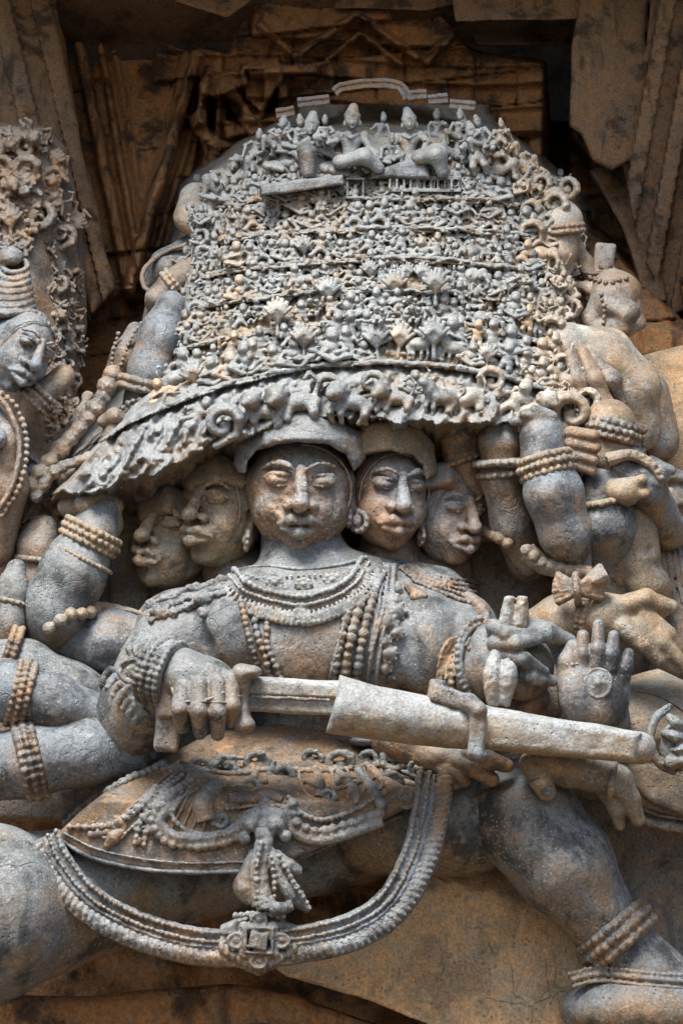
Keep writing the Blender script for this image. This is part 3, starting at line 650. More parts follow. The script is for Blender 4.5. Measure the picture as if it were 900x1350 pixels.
def row(yf, x0, x1, h, step, kinds, jy=3.2):
    x = x0
    while x < x1:
        hh = h * random.uniform(.78, 1.3); y = yf(x) + random.uniform(-jy, jy); sl = (yf(x + 5) - yf(x - 5)) / 10
        k = random.choice(kinds); k2 = 1.25 if k in ('tree', 'elephant', 'bush', 'bull') else 1.0
        put(k, x, y, hh, rol=math.degrees(math.atan(sl)) * .6 + random.uniform(-7, 7)); x += step * random.uniform(.85, 1.15) * k2
people = ['stand'] * 5 + ['sit'] * 4 + ['dance'] * 3
for i, (yt, dr) in enumerate(TIERS):
    top = (TIERS[i - 1][0] if i else 226) + 6; gap = yt - 4 - top
    lx, rx = medge(yt + dr * .3)
    mixk = people + (['tree', 'elephant', 'bull'] if i >= 2 else ['shrine']) + (['tree', 'bush', 'elephant', 'bull'] if i >= 4 else [])
    if i < 4:
        row(lambda x, i=i: tier_y(i, x) - 2, lx + 2, rx + 2, gap * 1.0, gap * .50, mixk)
        row(lambda x, i=i, g=gap: tier_y(i, x) - 4 - g * .52, lx + 6, rx, gap * .92, gap * .50, people)
    elif i == 4:
        row(lambda x, i=i: tier_y(i, x) - 3, lx + 2, rx + 2, gap * .90, gap * .5, mixk)
        row(lambda x, i=i, g=gap: tier_y(i, x) - 4 - g * .55, lx + 16, rx - 10, gap * .84, gap * .48, people + ['tree'])
    else:
        row(lambda x, i=i: tier_y(i, x) - 3, lx + 2, rx + 2, gap * .92, gap * .48, mixk)
        row(lambda x, i=i, g=gap: tier_y(i, x) - 4 - g * .5, lx + 6, rx, gap * .84, gap * .46, people + ['bush'])
# named landmarks of the tiers
for x, y, h, k in ((432, 410, 42, 'tree'), (520, 402, 42, 'tree'), (574, 402, 44, 'tree'), (500, 436, 34, 'bush'), (548, 436, 36, 'bush'), (400, 474, 44, 'tree'), (366, 442, 46, 'tree'), (572, 472, 50, 'tree')):
    put(k, x, y, h, z=zat(x, y - h * .4) + 7)
nsmall = len(figs)
# beasts and writhing forms of the lower band
for x, y, h, k, rl in ((395, 560, 58, 'lion', -14), (345, 568, 52, 'lion', 6), (460, 556, 52, 'lion', 4), (520, 548, 46, 'lion', -4), (575, 548, 48, 'bull', 12), (620, 552, 52, 'bull', -14), (668, 556, 50, 'dance', 16), (705, 566, 50, 'lion', 0),
                       (745, 566, 46, 'scroll', 20), (300, 580, 44, 'scroll', -16), (430, 530, 36, 'scroll', 10), (490, 520, 30, 'scroll', 0), (545, 520, 30, 'sit', 0), (640, 515, 32, 'scroll', 30), (690, 516, 30, 'stand', 20), (740, 522, 40, 'bull', 10), (755, 480, 30, 'dance', 10), (250, 566, 40, 'dance', 24)):
    put(k, x, y + 2, h * 1.2, rol=rl, mat=M_FRIEZE2 if x > 600 else M_SHELF, z=zat(x, y - h * .5) + 1)
order = sorted(range(len(figs)), key=lambda i: -figs[i][1])
big = set(order[:98]); rest = Acc()
for i, (k, h, V_, q, mt) in enumerate(figs):
    if i in big: link(KNAME[k], V_, q, mt, mountain)
    else: rest.add(V_, q)
tag(rest.out('tiny_figures', M_FRIEZE, mountain, 0, 0), kind='stuff')
# ledge strings
for i in range(len(TIERS)):
    lx, rx = medge(TIERS[i][0]); xs_ = np.linspace(lx - 4, rx + 2, 120); z_ = np.array([zat(x, tier_y(i, x)) for x in xs_])
    z_ = np.convolve(np.pad(z_, 4, mode='edge'), np.ones(9) / 9, 'valid')
    yy = np.array([tier_y(i, x) for x in xs_]) + 1.6 * vnoise(xs_, xs_ * 0, xs_ * 0, 14, i)
    A = Acc(); a_ = 0
    while a_ < 116:
        b_ = min(120, a_ + (random.randint(14, 40) if i < 5 else random.randint(24, 50))); dy = random.uniform(-3.5, 3.5) if i < 5 else 0
        if b_ - a_ > 6: A.ribbon(np.column_stack([xs_, yy + dy, z_ + 1])[a_:b_], 2.4 if i < 5 else 3.6, [(-1, 0), (-.5, 2.4), (.5, 2.4), (1, 0)], back=12)
        a_ = b_ - (0 if i < 5 else 0) + (random.randint(0, 4) if i < 5 else 1)
    A.out('ledge', M_FRIEZE, mountain, 1.8)
# little balustrade under the crest
A = Acc()
for x in range(514, 606, 9):
    A.box((x, 243 + (x - 560) * .02, zat(x, 243) + 9), (1.7, 7, 5))
A.box((560, 235, zat(560, 235) + 9), (48, 2.5, 7)); A.box((560, 251, zat(560, 251) + 9), (48, 2.2, 7)); A.out('balustrade', M_FRIEZE, mountain, .6)

# ================================================================== MAIN STATUE
statue = empty('carved_statue', (430, 1330, 40), label='large many-armed stone figure with a row of heads, gripping a sword hilt', cat='statue')

# backing stone the figure is cut from
s = Sdf((-120, 560, -150), (1010, 1460, 60), 3.4)
s.plate([(-110, 700), (60, 655), (150, 640), (240, 600), (560, 560), (640, 600), (820, 640), (1000, 760), (1000, 1455), (600, 1455), (560, 1180), (300, 1090), (-110, 1080)],
        lambda X, Y: -12 + 8 * np.sin(X / 90) + 0 * Y, 110, 10)
s.make('backing_stone', M_WARM, statue, (4, 46, 21))

# torso, shoulders, front arm, hips: one continuous body
s = Sdf((-110, 690, -60), (700, 1330, 330), 2.5)
s.ell((425, 838, 95), (120, 92, 82), k=30); s.ell((400, 790, 92), (112, 48, 66), k=30)
s.ell((300, 832, 130), (44, 68, 52), k=14); s.ell((560, 850, 110), (52, 72, 62), k=14)
s.ell((395, 850, 140), (72, 68, 38), k=24); s.ell((500, 852, 126), (56, 66, 40), k=16)
s.cap((395, 700, 60), (405, 765, 80), 52, 62, k=24)
s.cap((430, 762, 78), (575, 790, 70), 40, 44, k=20); s.cap((390, 772, 90), (235, 826, 78), 32, 46, k=18)
s.ell((235, 832, 92), (52, 54, 54), k=16)
s.chain([(222, 842, 96), (182, 935, 150)], [50, 52], k=16)
s.chain([(178, 945, 160), (222, 900, 246)], [52, 36], k=14)
s.ell((610, 850, 80), (52, 70, 62), k=16); s.chain([(600, 846, 96), (612, 940, 128)], [50, 44], k=10)
s.ell((430, 965, 46), (112, 80, 58), k=26); s.ell((400, 1085, 36), (170, 50, 60), k=20)
s.ell((350, 975, 20), (120, 44, 36), k=20)
# viewer-left thigh and knee, viewer-right hip
s.chain([(480, 1110, 30), (290, 1130, 60), (140, 1168, 105), (20, 1200, 150)], [60, 74, 82, 104], k=16)
s.ell((-8, 1202, 190), (100, 118, 92), k=10)
s.chain([(500, 1080, 80), (610, 1080, 90)], [74, 78], k=16)
s.chain([(256, 800, 158), (268, 850, 166), (276, 890, 160)], [5, 11, 9], k=12, cut=True); s.chain([(540, 790, 170), (540, 850, 172), (552, 915, 160)], [4, 7, 8], k=12, cut=True)
body = s.make('body', M_BODY, statue, (2.2, 30, 31))

# ---- heads
def head(name, c, R0, yaw=0, pit=0, rol=0, wide=1.0, band=True, mat=None, worn=0.0, h=1.25, crown=None, seed=1, ear=(1, -1)):
    """R0 half height in relief units; features carved for a face seen from a little below"""
    M = rot(yaw, pit, rol); r = R0 * 1.5
    s = Sdf((c[0] - r, c[1] - r * 1.15, c[2] - r), (c[0] + r, c[1] + r * 1.1, c[2] + r), h).frame(c, M, R0)
    W = wide
    s.ell((0, -.12, -.12), (.92 * W, .92, .84), k=.1); s.ell((0, .32, .06), (.78 * W, .66, .66), k=.24)
    s.ell((0, .80, .42), (.24, .17, .22), k=.14)                                  # chin
    for d in (-1, 1):
        s.ell((d * .42 * W, .22, .42), (.30, .30, .26), k=.16)                       # cheek
        s.ell((d * .38 * W, -.30, .82), (.25, .14, .13), k=.12, cut=True)            # socket
        s.ell((d * .37 * W, -.29, .60), (.215, .115, .15), k=.04)                  # eyeball
        for a0, dy, th in ((0, -.085, .034), (1, .07, .012)):                       # lids
            P = [(d * (.37 * W + q * .235), -.285 + dy * 1.3 * math.sqrt(max(0, 1 - (q * .97) ** 2)), .725 - .11 * abs(q) ** 2 - (.05 if q > 0 else 0)) for q in np.linspace(-1, 1, 7)]
            s.chain(P, th, k=.02)
        P = [(d * (.11 + q * .54 * W), -.49 - .10 * math.sin(q * 3.4), .78 - .30 * q * q) for q in np.linspace(0, 1, 7)]
        s.chain(P, .020, k=.09)                                                      # brow
        s.ell((d * .17, .12, .80), (.13, .10, .13), k=.05)                      # nostril wing
        s.ell((d * .115, .19, .88), (.058, .04, .07), k=.02, cut=True)
        s.chain([(d * .20, .20, .72), (d * .34, .40, .60)], [.02, .03], k=.06, cut=True)
        if d in ear:
            s.ell((d * .86 * W, -.05, -.05), (.07, .27, .17), k=.04); s.chain([(d * .88 * W, .12, 0), (d * .90 * W, .48, .04)], [.07, .09], k=.03)
            s.ell((d * .90 * W, -.05, .06), (.05, .15, .08), k=.03, cut=True)
    s.chain([(0, -.48, .72), (0, -.16, .88), (0, .07, 1.02)], [.09, .11, .15], k=.07)   # nose
    s.ell((0, .09, .99), (.15, .11, .13), k=.04)
    # mouth
    s.ell((0, .42, .72), (.36, .20, .15), k=.12)
    s.chain([(-.36, .46, .72), (-.15, .36, .90), (0, .385, .93), (.15, .36, .90), (.36, .46, .72)], [.04, .09, .078, .09, .04], k=.025)
    s.chain([(-.28, .53, .76), (0, .575, .91), (.28, .53, .76)], [.05, .11, .05], k=.03)
    s.chain([(-.40, .475, .80), (0, .465, 1.04), (.40, .475, .80)], [.026, .03, .026], k=.02, cut=True)
    s.ell((0, .70, .74), (.2, .045, .08), k=.06, cut=True)
    s.frame()
    s.rough(1.5 + worn * 2.4, 13, seed); s.rough(.9 + worn, 6, seed + 9)
    o = s.make(name, mat or M_BODY, statue)
    o_c = np.array(c, float)
    # hair band / crown rim
    if band:
        A = Acc(); n = 60; t = np.radians(np.linspace(0 if band == 'right' else -112, 112, n)); P = np.stack([np.sin(t) * .86 * W, -.09 - .78 * np.cos(t), np.full(n, .33) + .10 * np.cos(t)], 1)
        P = o_c + (P * R0) @ M.T; A.tube(P, R0 * .02, 8); A.out('hair_band', mat or M_BODY, o, .6)
    if ear:
        for d in ear:
            A = Acc(); e = np.array((d * .98 * W, .44, .14))
            tt = np.linspace(0, 2 * np.pi, 30); P = np.stack([e[0] + .05 * np.sin(tt), e[1] + .17 * np.cos(tt), e[2] + .17 * np.sin(tt)], 1); P[:, 0] += .10 * d * np.sin(tt)
            A.tube(o_c + (P * R0) @ M.T, R0 * .055, 8); A.beads(o_c + (P * 1.0 * R0) @ M.T + [0, 0, 3], R0 * .05, 2.2)
            A.ball(o_c + M @ (e * R0), (R0 * .1, R0 * .13, R0 * .12), M); A.out('earring', mat or M_WARM, o, .5)
    return o
M_FACE = stone('face_soapstone', bias=.45, blue=(.21, .23, .24), warm=(.25, .17, .11), dark=(.07, .065, .06), darkamt=.45, spk=.9)
M_FACE2 = stone('tan_face_soapstone', bias=.3, blue=(.21, .215, .20), warm=(.24, .19, .13), darkamt=.4, spk=.5)
M_FACE3 = stone('orange_face_soapstone', bias=.42, blue=(.20, .22, .24), warm=(.245, .165, .11), darkamt=.5, spk=.75)
hd = head('head', (396, 650, 88), 78, 0, -6, 1, 1.0, mat=M_FACE, h=1.15, worn=.35, band='right', seed=41, ear=(1,)); hd['label'] = 'broad frontal face with full lips'
hd = head('head', (512, 655, 64), 69, 18, -4, 5, .80, mat=M_FACE3, seed=42, ear=(-1,)); hd['label'] = 'face turned slightly right beside the central one'
hd = head('head', (592, 684, 40), 61, 34, -2, 6, .78, mat=M_FACE3, seed=43, ear=(-1,)); hd['label'] = 'small face in three-quarter view at the right end'
hd = head('head', (293, 680, 48), 70, -38, 4, 4, .78, mat=M_FACE2, worn=.25, seed=44, ear=(1,)); hd['label'] = 'worn dull face turned left'
hd = head('head', (225, 716, 32), 66, -36, 8, 8, .76, mat=M_FACE2, worn=.55, seed=45, ear=()); hd['label'] = 'most worn face at the left end, nearly smooth'
# crowns running up into the mountain
def crown(name, pts, r, z, mat, seed):
    s = Sdf((min(p[0] for p in pts) - r - 8, min(p[1] for p in pts) - r * 2.4 - 8, z - 80), (max(p[0] for p in pts) + r + 8, max(p[1] for p in pts) + r + 8, z + 80), 1.9)
    P = [(x, y, z + dz) for x, y, dz in pts]; s.chain(P, r, k=8, fz=1.9); s.chain([(x, y - r * 1.1, z_ - 6) for x, y, z_ in P], r * 1.05, k=10, fz=1.6); return s.make(name, mat, statue, (2.4, 22, seed))
s = Sdf((290, 520, -20), (500, 625, 190), 1.7)
s.plate([(322, 630), (326, 608), (338, 594), (364, 585), (398, 582), (434, 586), (456, 598), (466, 620), (482, 604), (478, 572), (450, 552), (398, 542), (344, 549), (312, 572), (308, 612)], lambda X, Y: 166 - ((X - 395) / 75) ** 2 * 38 - np.clip(578 - Y, 0, 40) * .6, 120, 7)
s.make('crown', M_BODY, statue, (3, 16, 51))
s = Sdf((455, 530, -40), (600, 650, 150), 1.7)
s.plate([(470, 610), (482, 600), (512, 594), (543, 600), (556, 614), (562, 632), (576, 624), (572, 586), (552, 562), (510, 554), (474, 560)], lambda X, Y: 122 - ((X - 505) / 60) ** 2 * 26, 90, 6)
s.make('crown', M_FACE2, statue, (3, 16, 52))
crown('crown', [(560, 636, -8), (590, 634, 0), (616, 652, -14)], 11, 66, M_FACE3, 53)
crown('crown', [(256, 640, -4), (286, 628, 8), (316, 634, 2)], 14, 66, M_FACE2, 54)
crown('crown', [(192, 680, -8), (222, 668, 4), (250, 674, -2)], 13, 52, M_FACE2, 55)
# necks, and the plain pier behind the left arm
s = Sdf((180, 660, -40), (640, 790, 90), 2.6)
s.cap((292, 720, 10), (330, 790, 40), 42, 46, k=8); s.cap((515, 700, 20), (510, 770, 40), 40, 50, k=8); s.cap((588, 720, 0), (575, 790, 20), 34, 50, k=8); s.cap((226, 750, -10), (240, 800, 10), 34, 40, k=8)
s.make('neck', M_WARM, statue, (1.5, 22, 56))
s = Sdf((120, 610, -60), (230, 860, 40), 2.6); s.box((172, 740, -10), (26, 120, 22), rd=6); s.box((172, 690, 4), (24, 10, 14), rd=6); s.make('pier', M_FACE2, statue, (2, 26, 57))

# ---- extra arms
class Reach:
    """takes the same calls as Sdf and only notes how far they reach"""
    def __init__(s): s.lo = []; s.hi = []
    def ell(s, c, r, **k):
        c = np.array(c, float); r = np.max(r); s.lo.append(c - r); s.hi.append(c + r)
    def cap(s, a, b, ra, rb, k=0, **kw): s.ell(a, ra); s.ell(b, rb)
    def chain(s, pts, rs, **k):
        if np.isscalar(rs): rs = [rs] * len(pts)
        for p, r in zip(pts, rs): s.ell(p, r)
def arm(name, pts, rs, mat=M_BODY, h=2.3, seed=60, amp=1.8, fz=1.0, par=None, extra=None):
    P = np.array(pts, float); r = max(rs) * max(1, fz) + 10; lo, hi = P.min(0) - r, P.max(0) + r
    if extra:
        rc = Reach(); extra(rc); lo = np.minimum(lo, np.min(rc.lo, 0) - 6); hi = np.maximum(hi, np.max(rc.hi, 0) + 6)
    s = Sdf(lo, hi, h); s.chain(pts, rs, k=12, fz=fz)
    if extra: extra(s)
    return s.make(name, mat, par or statue, (amp, 26, seed))
def fingers(s, base, tips, r0=9, r1=7, mids=None, k=3):
    for i, (b, t) in enumerate(zip(base, tips)):
        b = np.array(b, float); t = np.array(t, float)
        if mids: s.chain([b, mids[i], t], [r0, (r0 + r1) / 2 + .6, r1], k=k)
        else: s.cap(b, t, r0, r1, k=k)
# raised arm, left
a1 = arm('arm', [(62, 836, 60), (76, 800, 92), (98, 752, 100), (122, 705, 96), (138, 672, 84)], [46, 47, 44, 32, 23], seed=61)
a1b = arm('arm', [(210, 850, 70), (140, 848, 84), (84, 842, 70)], [46, 46, 34], seed=62, mat=M_BLUE)
bangle(a1, (120, 708, 98), (24, -48, 0), 36, 3, 4.6, M_FACE2, a=130); bangle(a1, (108, 736, 100), (24, -48, 0), 41, 1, 3.2, M_FACE2, a=115)
A = Acc(); A.beads(drape([(66, 828), (90, 812), (120, 806), (140, 800)], 2, 30), 9, 1.5); A.ribbon(drape([(125, 800), (160, 803), (200, 812)], 1, 30), [8, 2], [(-1, 0), (0, 5), (1, 0)]); A.out('armlet', M_FACE2, a1)
# two arms reaching in from the far left
a2 = arm('arm', [(-60, 880, 110), (30, 884, 130), (90, 912, 120), (160, 950, 90)], [42, 40, 40, 40], seed=63, mat=M_BODY)
a3 = arm('arm', [(-80, 905, 150), (10, 910, 165), (70, 930, 160), (150, 962, 120)], [40, 40, 40, 38], seed=64, mat=M_BLUE)
a4 = arm('arm', [(-80, 1022, 150), (40, 1004, 176), (110, 990, 160), (180, 985, 130)], [44, 46, 46, 40], seed=65, mat=M_BLUE)
bangle(a3, (28, 915, 163), (4, 1, 0), 41, 3, 4.6, M_WARM, 'armlet'); bangle(a4, (40, 1003, 176), (9, -2, 0), 47, 3, 5.2, M_WARM, 'armlet'); bangle(a2, (12, 868, 132), (6, 2, 0), 40, 2, 4.6, M_WARM, 'armlet')
a5 = arm('arm', [(-8, 870, 100), (6, 822, 110), (16, 778, 104), (22, 750, 96)], [30, 26, 19, 13], seed=66); bangle(a5, (12, 792, 106), (10, -44, 0), 21, 1, 4, M_FACE2); bangle(a5, (20, 762, 100), (10, -44, 0), 15, 1, 3, M_FACE2)
a6 = arm('arm', [(60, 850, 10), (54, 770, 40), (50, 722, 46), (56, 700, 40)], [34, 34, 26, 22], seed=67, mat=M_WARM); bangle(a6, (50, 738, 46), (1, -8, 0), 28, 1, 4, M_WARM)
def knot(s):
    s.ell((100, 668, 60), (24, 18, 22)); s.chain([(126, 690, 80), (112, 664, 96), (130, 652, 90), (152, 668, 88)], [14, 13, 12, 12], k=4)
arm('hand', [(142, 690, 84), (140, 668, 80)], [22, 20], seed=68, extra=knot, mat=M_FACE2)
# raised arms, right
a7 = arm('arm', [(760, 748, 106), (744, 702, 130), (729, 650, 140), (716, 600, 128), (714, 570, 118)], [20, 34, 38, 28, 26], seed=71, mat=M_BLUE, extra=lambda s: (s.ell((716, 574, 122), (31, 28, 28), k=8), fingers(s, [(700, 552, 130), (712, 548, 134), (726, 550, 132)], [(676, 556, 128), (690, 546, 136), (704, 540, 138)], 9, 6)))
bangle(a7, (720, 614, 132), (14, 52, 6), 33, 3, 5.2, M_FACE2, a=130, gap=1.7)
a8 = arm('arm', [(694, 740, 50), (676, 690, 74), (662, 630, 90), (660, 580, 92)], [26, 29, 27, 27], seed=72, mat=M_WARM, extra=lambda s: (s.ell((662, 582, 96), (32, 27, 28), k=6), fingers(s, [(650, 566, 110), (668, 562, 112)], [(690, 552, 112), (702, 560, 110)], 9, 7)))
bangle(a8, (662, 610, 92), (1, 16, 0), 34, 1, 5, M_FACE2, a=120); bangle(a8, (663, 626, 90), (1, 16, 0), 29, 1, 5, M_FACE2, a=120)
a9 = arm('arm', [(640, 690, 20), (628, 640, 44), (610, 600, 60), (604, 574, 66)], [26, 24, 24, 26], seed=73, mat=M_WARM, extra=lambda s: s.ell((608, 570, 70), (29, 27, 28), k=6)); bangle(a9, (612, 606, 60), (8, 24, 0), 26, 1, 4, M_WARM, core=True)
A = Acc(); P = drape([(640, 700), (668, 716)], 4, 20, zmin=40); A.beads(P, 9, 1.1); A.out('elbow_band', M_WARM, a8)
A = Acc(); P = np.column_stack([spl([(694, 728), (716, 744), (744, 752), (776, 756)], 40), np.linspace(122, 128, 40)]); A.tube(P, [14, 13, 12, 11], 12); A.beads(P + [0, -2, 8], 9.5, 1.15); A.out('elbow_band', M_FACE2, a7)
# clustered hands and arms further right
a10 = arm('arm', [(800, 640, 60), (808, 600, 84), (804, 560, 84)], [30, 30, 34], seed=74, mat=M_FACE2); bangle(a10, (808, 570, 84), (-2, 8, 1), 34, 3, 4.8, M_WARM, a=140)
a11 = arm('arm', [(792, 740, 40), (796, 690, 86), (794, 650, 90), (806, 628, 84)], [40, 42, 32, 26], seed=75, mat=M_BODY); bangle(a11, (794, 656, 92), (2, 10, -2), 36, 1, 4.6, M_FACE2)
def fist(s):
    fingers(s, [(752, 570, 132), (752, 584, 132), (752, 598, 130), (756, 612, 126)], [(782, 574, 136), (784, 590, 134), (782, 606, 132), (780, 620, 128)], 9, 8)
arm('hand', [(750, 584, 108), (764, 600, 110)], [20, 20], seed=76, extra=fist, mat=M_WARM, h=1.8)
def hand_a(s): fingers(s, [(838, 630, 110), (850, 622, 110), (858, 612, 104)], [(868, 636, 112), (876, 630, 108), (884, 620, 104)], 11, 8); s.ell((870, 622, 112), 12)
a12 = arm('arm', [(880, 700, 20), (850, 640, 90), (822, 610, 88)], [26, 26, 30], seed=77, extra=hand_a, mat=M_BODY, h=1.9)
A = Acc(); P = spl([(800, 606), (830, 600), (856, 612), (872, 634)], 40); P = np.column_stack([P, np.full(40, 116.)]); A.tube(P, [10, 8, 8, 6], 10, 1.2); A.beads(P + [0, -4, 6], 4.2); A.out('bracelet', M_FACE2, a12)
arm('hand', [(808, 646, 112), (826, 648, 118), (836, 640, 116)], [16, 16, 12], seed=78, extra=lambda s: fingers(s, [(826, 640, 120), (830, 652, 120)], [(846, 632, 126), (850, 650, 124)], 9, 7), mat=M_FACE2, h=1.8)
# crumbling pier on the right
s = Sdf((760, 640, -40), (910, 840, 130), 2.4)
for x, y, r_, z_ in ((828, 678, 26, 66), (836, 706, 28, 68), (842, 736, 30, 66), (850, 768, 34, 60), (812, 700, 30, 50), (816, 750, 34, 46), (866, 790, 26, 48), (800, 790, 34, 40), (780, 720, 40, 10), (790, 770, 44, 20)): s.ell((x, y, z_), (r_, r_ * .9, r_), k=12)
s.make('crumbled_stone', M_FACE2, statue, (6, 26, 79))
# horizontal arm and hand at right
def hand_b(s):
    s.ell((800, 812, 150), (44, 30, 26), k=10)
    s.chain([(812, 800, 160), (850, 790, 160), (884, 800, 150)], [16, 13, 10], k=5)
    s.chain([(822, 826, 166), (850, 850, 172), (868, 870, 170)], [15, 13, 10], k=4)
    s.chain([(840, 822, 160), (870, 848, 168), (905, 882, 160)], [14, 11, 9], k=4); s.chain([(842, 842, 156), (872, 872, 160), (912, 894, 150)], [13, 10, 8], k=4); s.chain([(846, 806, 156), (878, 836, 160), (892, 856, 150)], [14, 11, 9], k=4)
a13 = arm('arm', [(690, 836, 90), (740, 818, 120), (790, 812, 146)], [26, 34, 28], seed=81, extra=hand_b, mat=M_FACE2, h=2.0)
bangle(a13, (780, 815, 142), (10, 2, 6), 30, 2, 4.4, M_FACE3, a=110, gap=1.6)
# lower arm behind the sword, big draped block at right edge
a14 = arm('arm', [(640, 950, 120), (700, 930, 120), (720, 900, 110)], [44, 38, 30], seed=82, mat=M_WARM)
s = Sdf((700, 880, -40), (1010, 1150, 190), 2.6)
s.ell((900, 960, 60), (130, 80, 80), k=12); s.ell((850, 960, 90), (80, 54, 56), k=16); s.cap((720, 1010, 80), (960, 1060, 90), 30, 44, k=16)
s.plate([(800, 1010), (860, 1060), (960, 1100), (1005, 1100), (1005, 1040), (900, 1000)], 134, 70, 8)
s.make('haunch', M_FACE2, statue, (2.6, 40, 83))
A = Acc(); P = drape([(806, 1040), (840, 1078), (900, 1092), (985, 1094)], 2, 60, zmin=110); A.tube(P, 7, 10); A.tube(shift(P, -13), 3.5, 8); A.out('drape_edge', M_WARM, statue)
A = Acc(); P = drape([(838, 910), (866, 916), (910, 940)], 2, 30, zmin=110); A.tube(P, 2.4, 6); A.out('drape_edge', M_WARM, statue)
# ---- hands under the sword
def hand_c(s):
    s.ell((590, 1000, 168), (44, 22, 24), k=10)
    s.chain([(602, 1004, 182), (625, 1014, 192), (648, 1028, 190)], [14, 12, 10], k=3); s.chain([(590, 1014, 182), (606, 1024, 188), (612, 1030, 184)], [12, 10, 9], k=3)
    s.chain([(618, 994, 186), (645, 1002, 194), (668, 1010, 190)], [13, 11, 9], k=3); s.chain([(568, 1000, 172), (588, 1022, 184), (600, 1034, 180)], [11, 10, 9], k=3)
arm('hand', [(520, 972, 130), (560, 990, 152)], [34, 28], seed=84, extra=hand_c, mat=M_WARM, h=1.7)
def hand_d(s):
    s.ell((722, 1006, 196), (34, 22, 26), k=8); s.chain([(702, 1008, 206), (712, 1028, 216), (720, 1044, 214)], [18, 16, 13], k=5)
    s.chain([(780, 1018, 190), (812, 1028, 188), (830, 1054, 180), (840, 1080, 172)], [24, 20, 13, 10], k=6)
    s.chain([(800, 1040, 176), (812, 1066, 172), (816, 1088, 164)], [16, 12, 8], k=5)
a15 = arm('hand', [(716, 1004, 190), (752, 1012, 196), (790, 1020, 190)], [24, 25, 24], seed=85, extra=hand_d, mat=M_FACE2, h=1.7)
A = Acc(); A.tube(ringpts((806, 1030, 188), (1, .15, 0), 25, -120, 120, 30), 5, 8); A.out('ring', M_FACE3, a15)
A = Acc(); A.tube(ringpts((712, 1026, 214), (.3, 1, 0), 17, -110, 110, 24), 2.2, 8); A.ball((720, 1042, 227), (9, 9, 3)); A.out('thumb_nail', M_BLUE, a15, .1)

# ---- gripping hand of the front arm
def grip(s):
    s.ell((262, 896, 262), (56, 34, 34), M=rot(rol=12), k=8)
    B = [(242, 906, 288), (263, 904, 294), (286, 902, 292), (304, 896, 284)]
    Mi = [(238, 936, 300), (262, 938, 306), (286, 940, 304), (306, 930, 296)]
    T = [(240, 958, 288), (264, 966, 292), (287, 968, 290), (304, 950, 284)]
    fingers(s, B, T, 13, 9.5, Mi, k=2.5)
h1 = arm('hand', [(208, 890, 240), (240, 892, 256)], [36, 38], seed=91, extra=grip, mat=M_BODY, h=1.5, amp=1.2)
bangle(h1, (214, 888, 246), (34, 10, 18), 41, 4, 5.0, M_GREY, a=150, gap=1.7)
A = Acc(); 
for x, y, z_ in ((243, 921, 303), (264, 921, 309), (287, 922, 307), (305, 914, 298)): A.tube(ringpts((x, y + 4, z_ - 10), (0, 1, 0), 14, -80, 80, 16), 2.2, 6)
A.tube(spl([(226, 904, 286), (232, 918, 296), (246, 924, 304)], 16), 3, 8); A.tube(spl([(250, 912, 300), (262, 922, 308), (280, 920, 309), (296, 912, 304)], 20), 2.6, 8); A.out('finger_ring', M_GREY, h1, .4)

# ---- blessing palm, and the hand holding a thunderbolt
def palm(s):
    s.ell((786, 912, 196), (44, 46, 26), k=10); s.ell((758, 912, 204), (24, 40, 24), k=10)
    fingers(s, [(766, 880, 206), (786, 876, 210), (804, 880, 208), (820, 892, 202)], [(768, 838, 210), (788, 824, 214), (808, 838, 210), (828, 862, 204)], 11, 8, [(768, 862, 211), (788, 854, 216), (806, 862, 213), (824, 880, 206)], k=3)
    s.chain([(750, 898, 204), (748, 872, 206), (754, 852, 206)], [17, 13, 9], k=6)
h2 = arm('hand', [(790, 950, 150), (786, 930, 180)], [40, 40], seed=92, extra=palm, mat=M_BLUE, h=1.6, amp=1.2)
A = Acc(); z_ = 224; A.ball((788, 900, z_ - 2), (17, 18, 5)); A.tube([(788 + 17 * math.cos(t), 900 + 19 * math.sin(t), z_ - 1) for t in np.linspace(0, 6.3, 30)], 2.4, 8); A.ball((788, 900, z_ + 3), (5, 5, 3)); A.out('palm_disc', M_GREY, h2, .4)
A = Acc(); A.beads(ringpts((752, 876, 204), (.1, 1, 0), 15, -100, 90, 24), 3.2); A.out('finger_ring', M_GREY, h2, .2)
def vhand(s):
    s.ell((642, 872, 180), (28, 50, 34), k=8); s.ell((690, 880, 176), (40, 44, 20), k=8)
    for P in ([(650, 826, 206), (668, 836, 222), (694, 834, 214)], [(652, 848, 212), (680, 848, 226), (708, 842, 212)], [(664, 864, 214), (690, 870, 226), (716, 886, 214)], [(676, 880, 206), (700, 892, 218), (728, 898, 206)]): s.chain(P, [11, 11, 8], k=3)
    s.chain([(690, 824, 200), (722, 834, 206), (750, 844, 196)], [12, 14, 9], k=4)
h3 = arm('hand', [(612, 900, 140), (636, 880, 170)], [38, 36], seed=93, extra=vhand, mat=M_BODY, h=1.6, amp=1.4)
A = Acc(); 
for k_, rr_ in ((0, 52), (1, 44)):
    P = [(634 + math.cos(t) * rr_ * .62, 868 + math.sin(t) * rr_ * 1.02, 176 + 20 * math.cos(t - 3.1)) for t in np.linspace(1.9, 4.9, 40)]
    A.beads(P, 5.0 - k_, 1.7) if k_ == 0 else A.tube(P, 3.6, 8)
A.out('bracelet', M_GREY, h3)
arm('hand', [(690, 940, 140), (706, 920, 150)], [24, 20], seed=94, mat=M_FACE3)

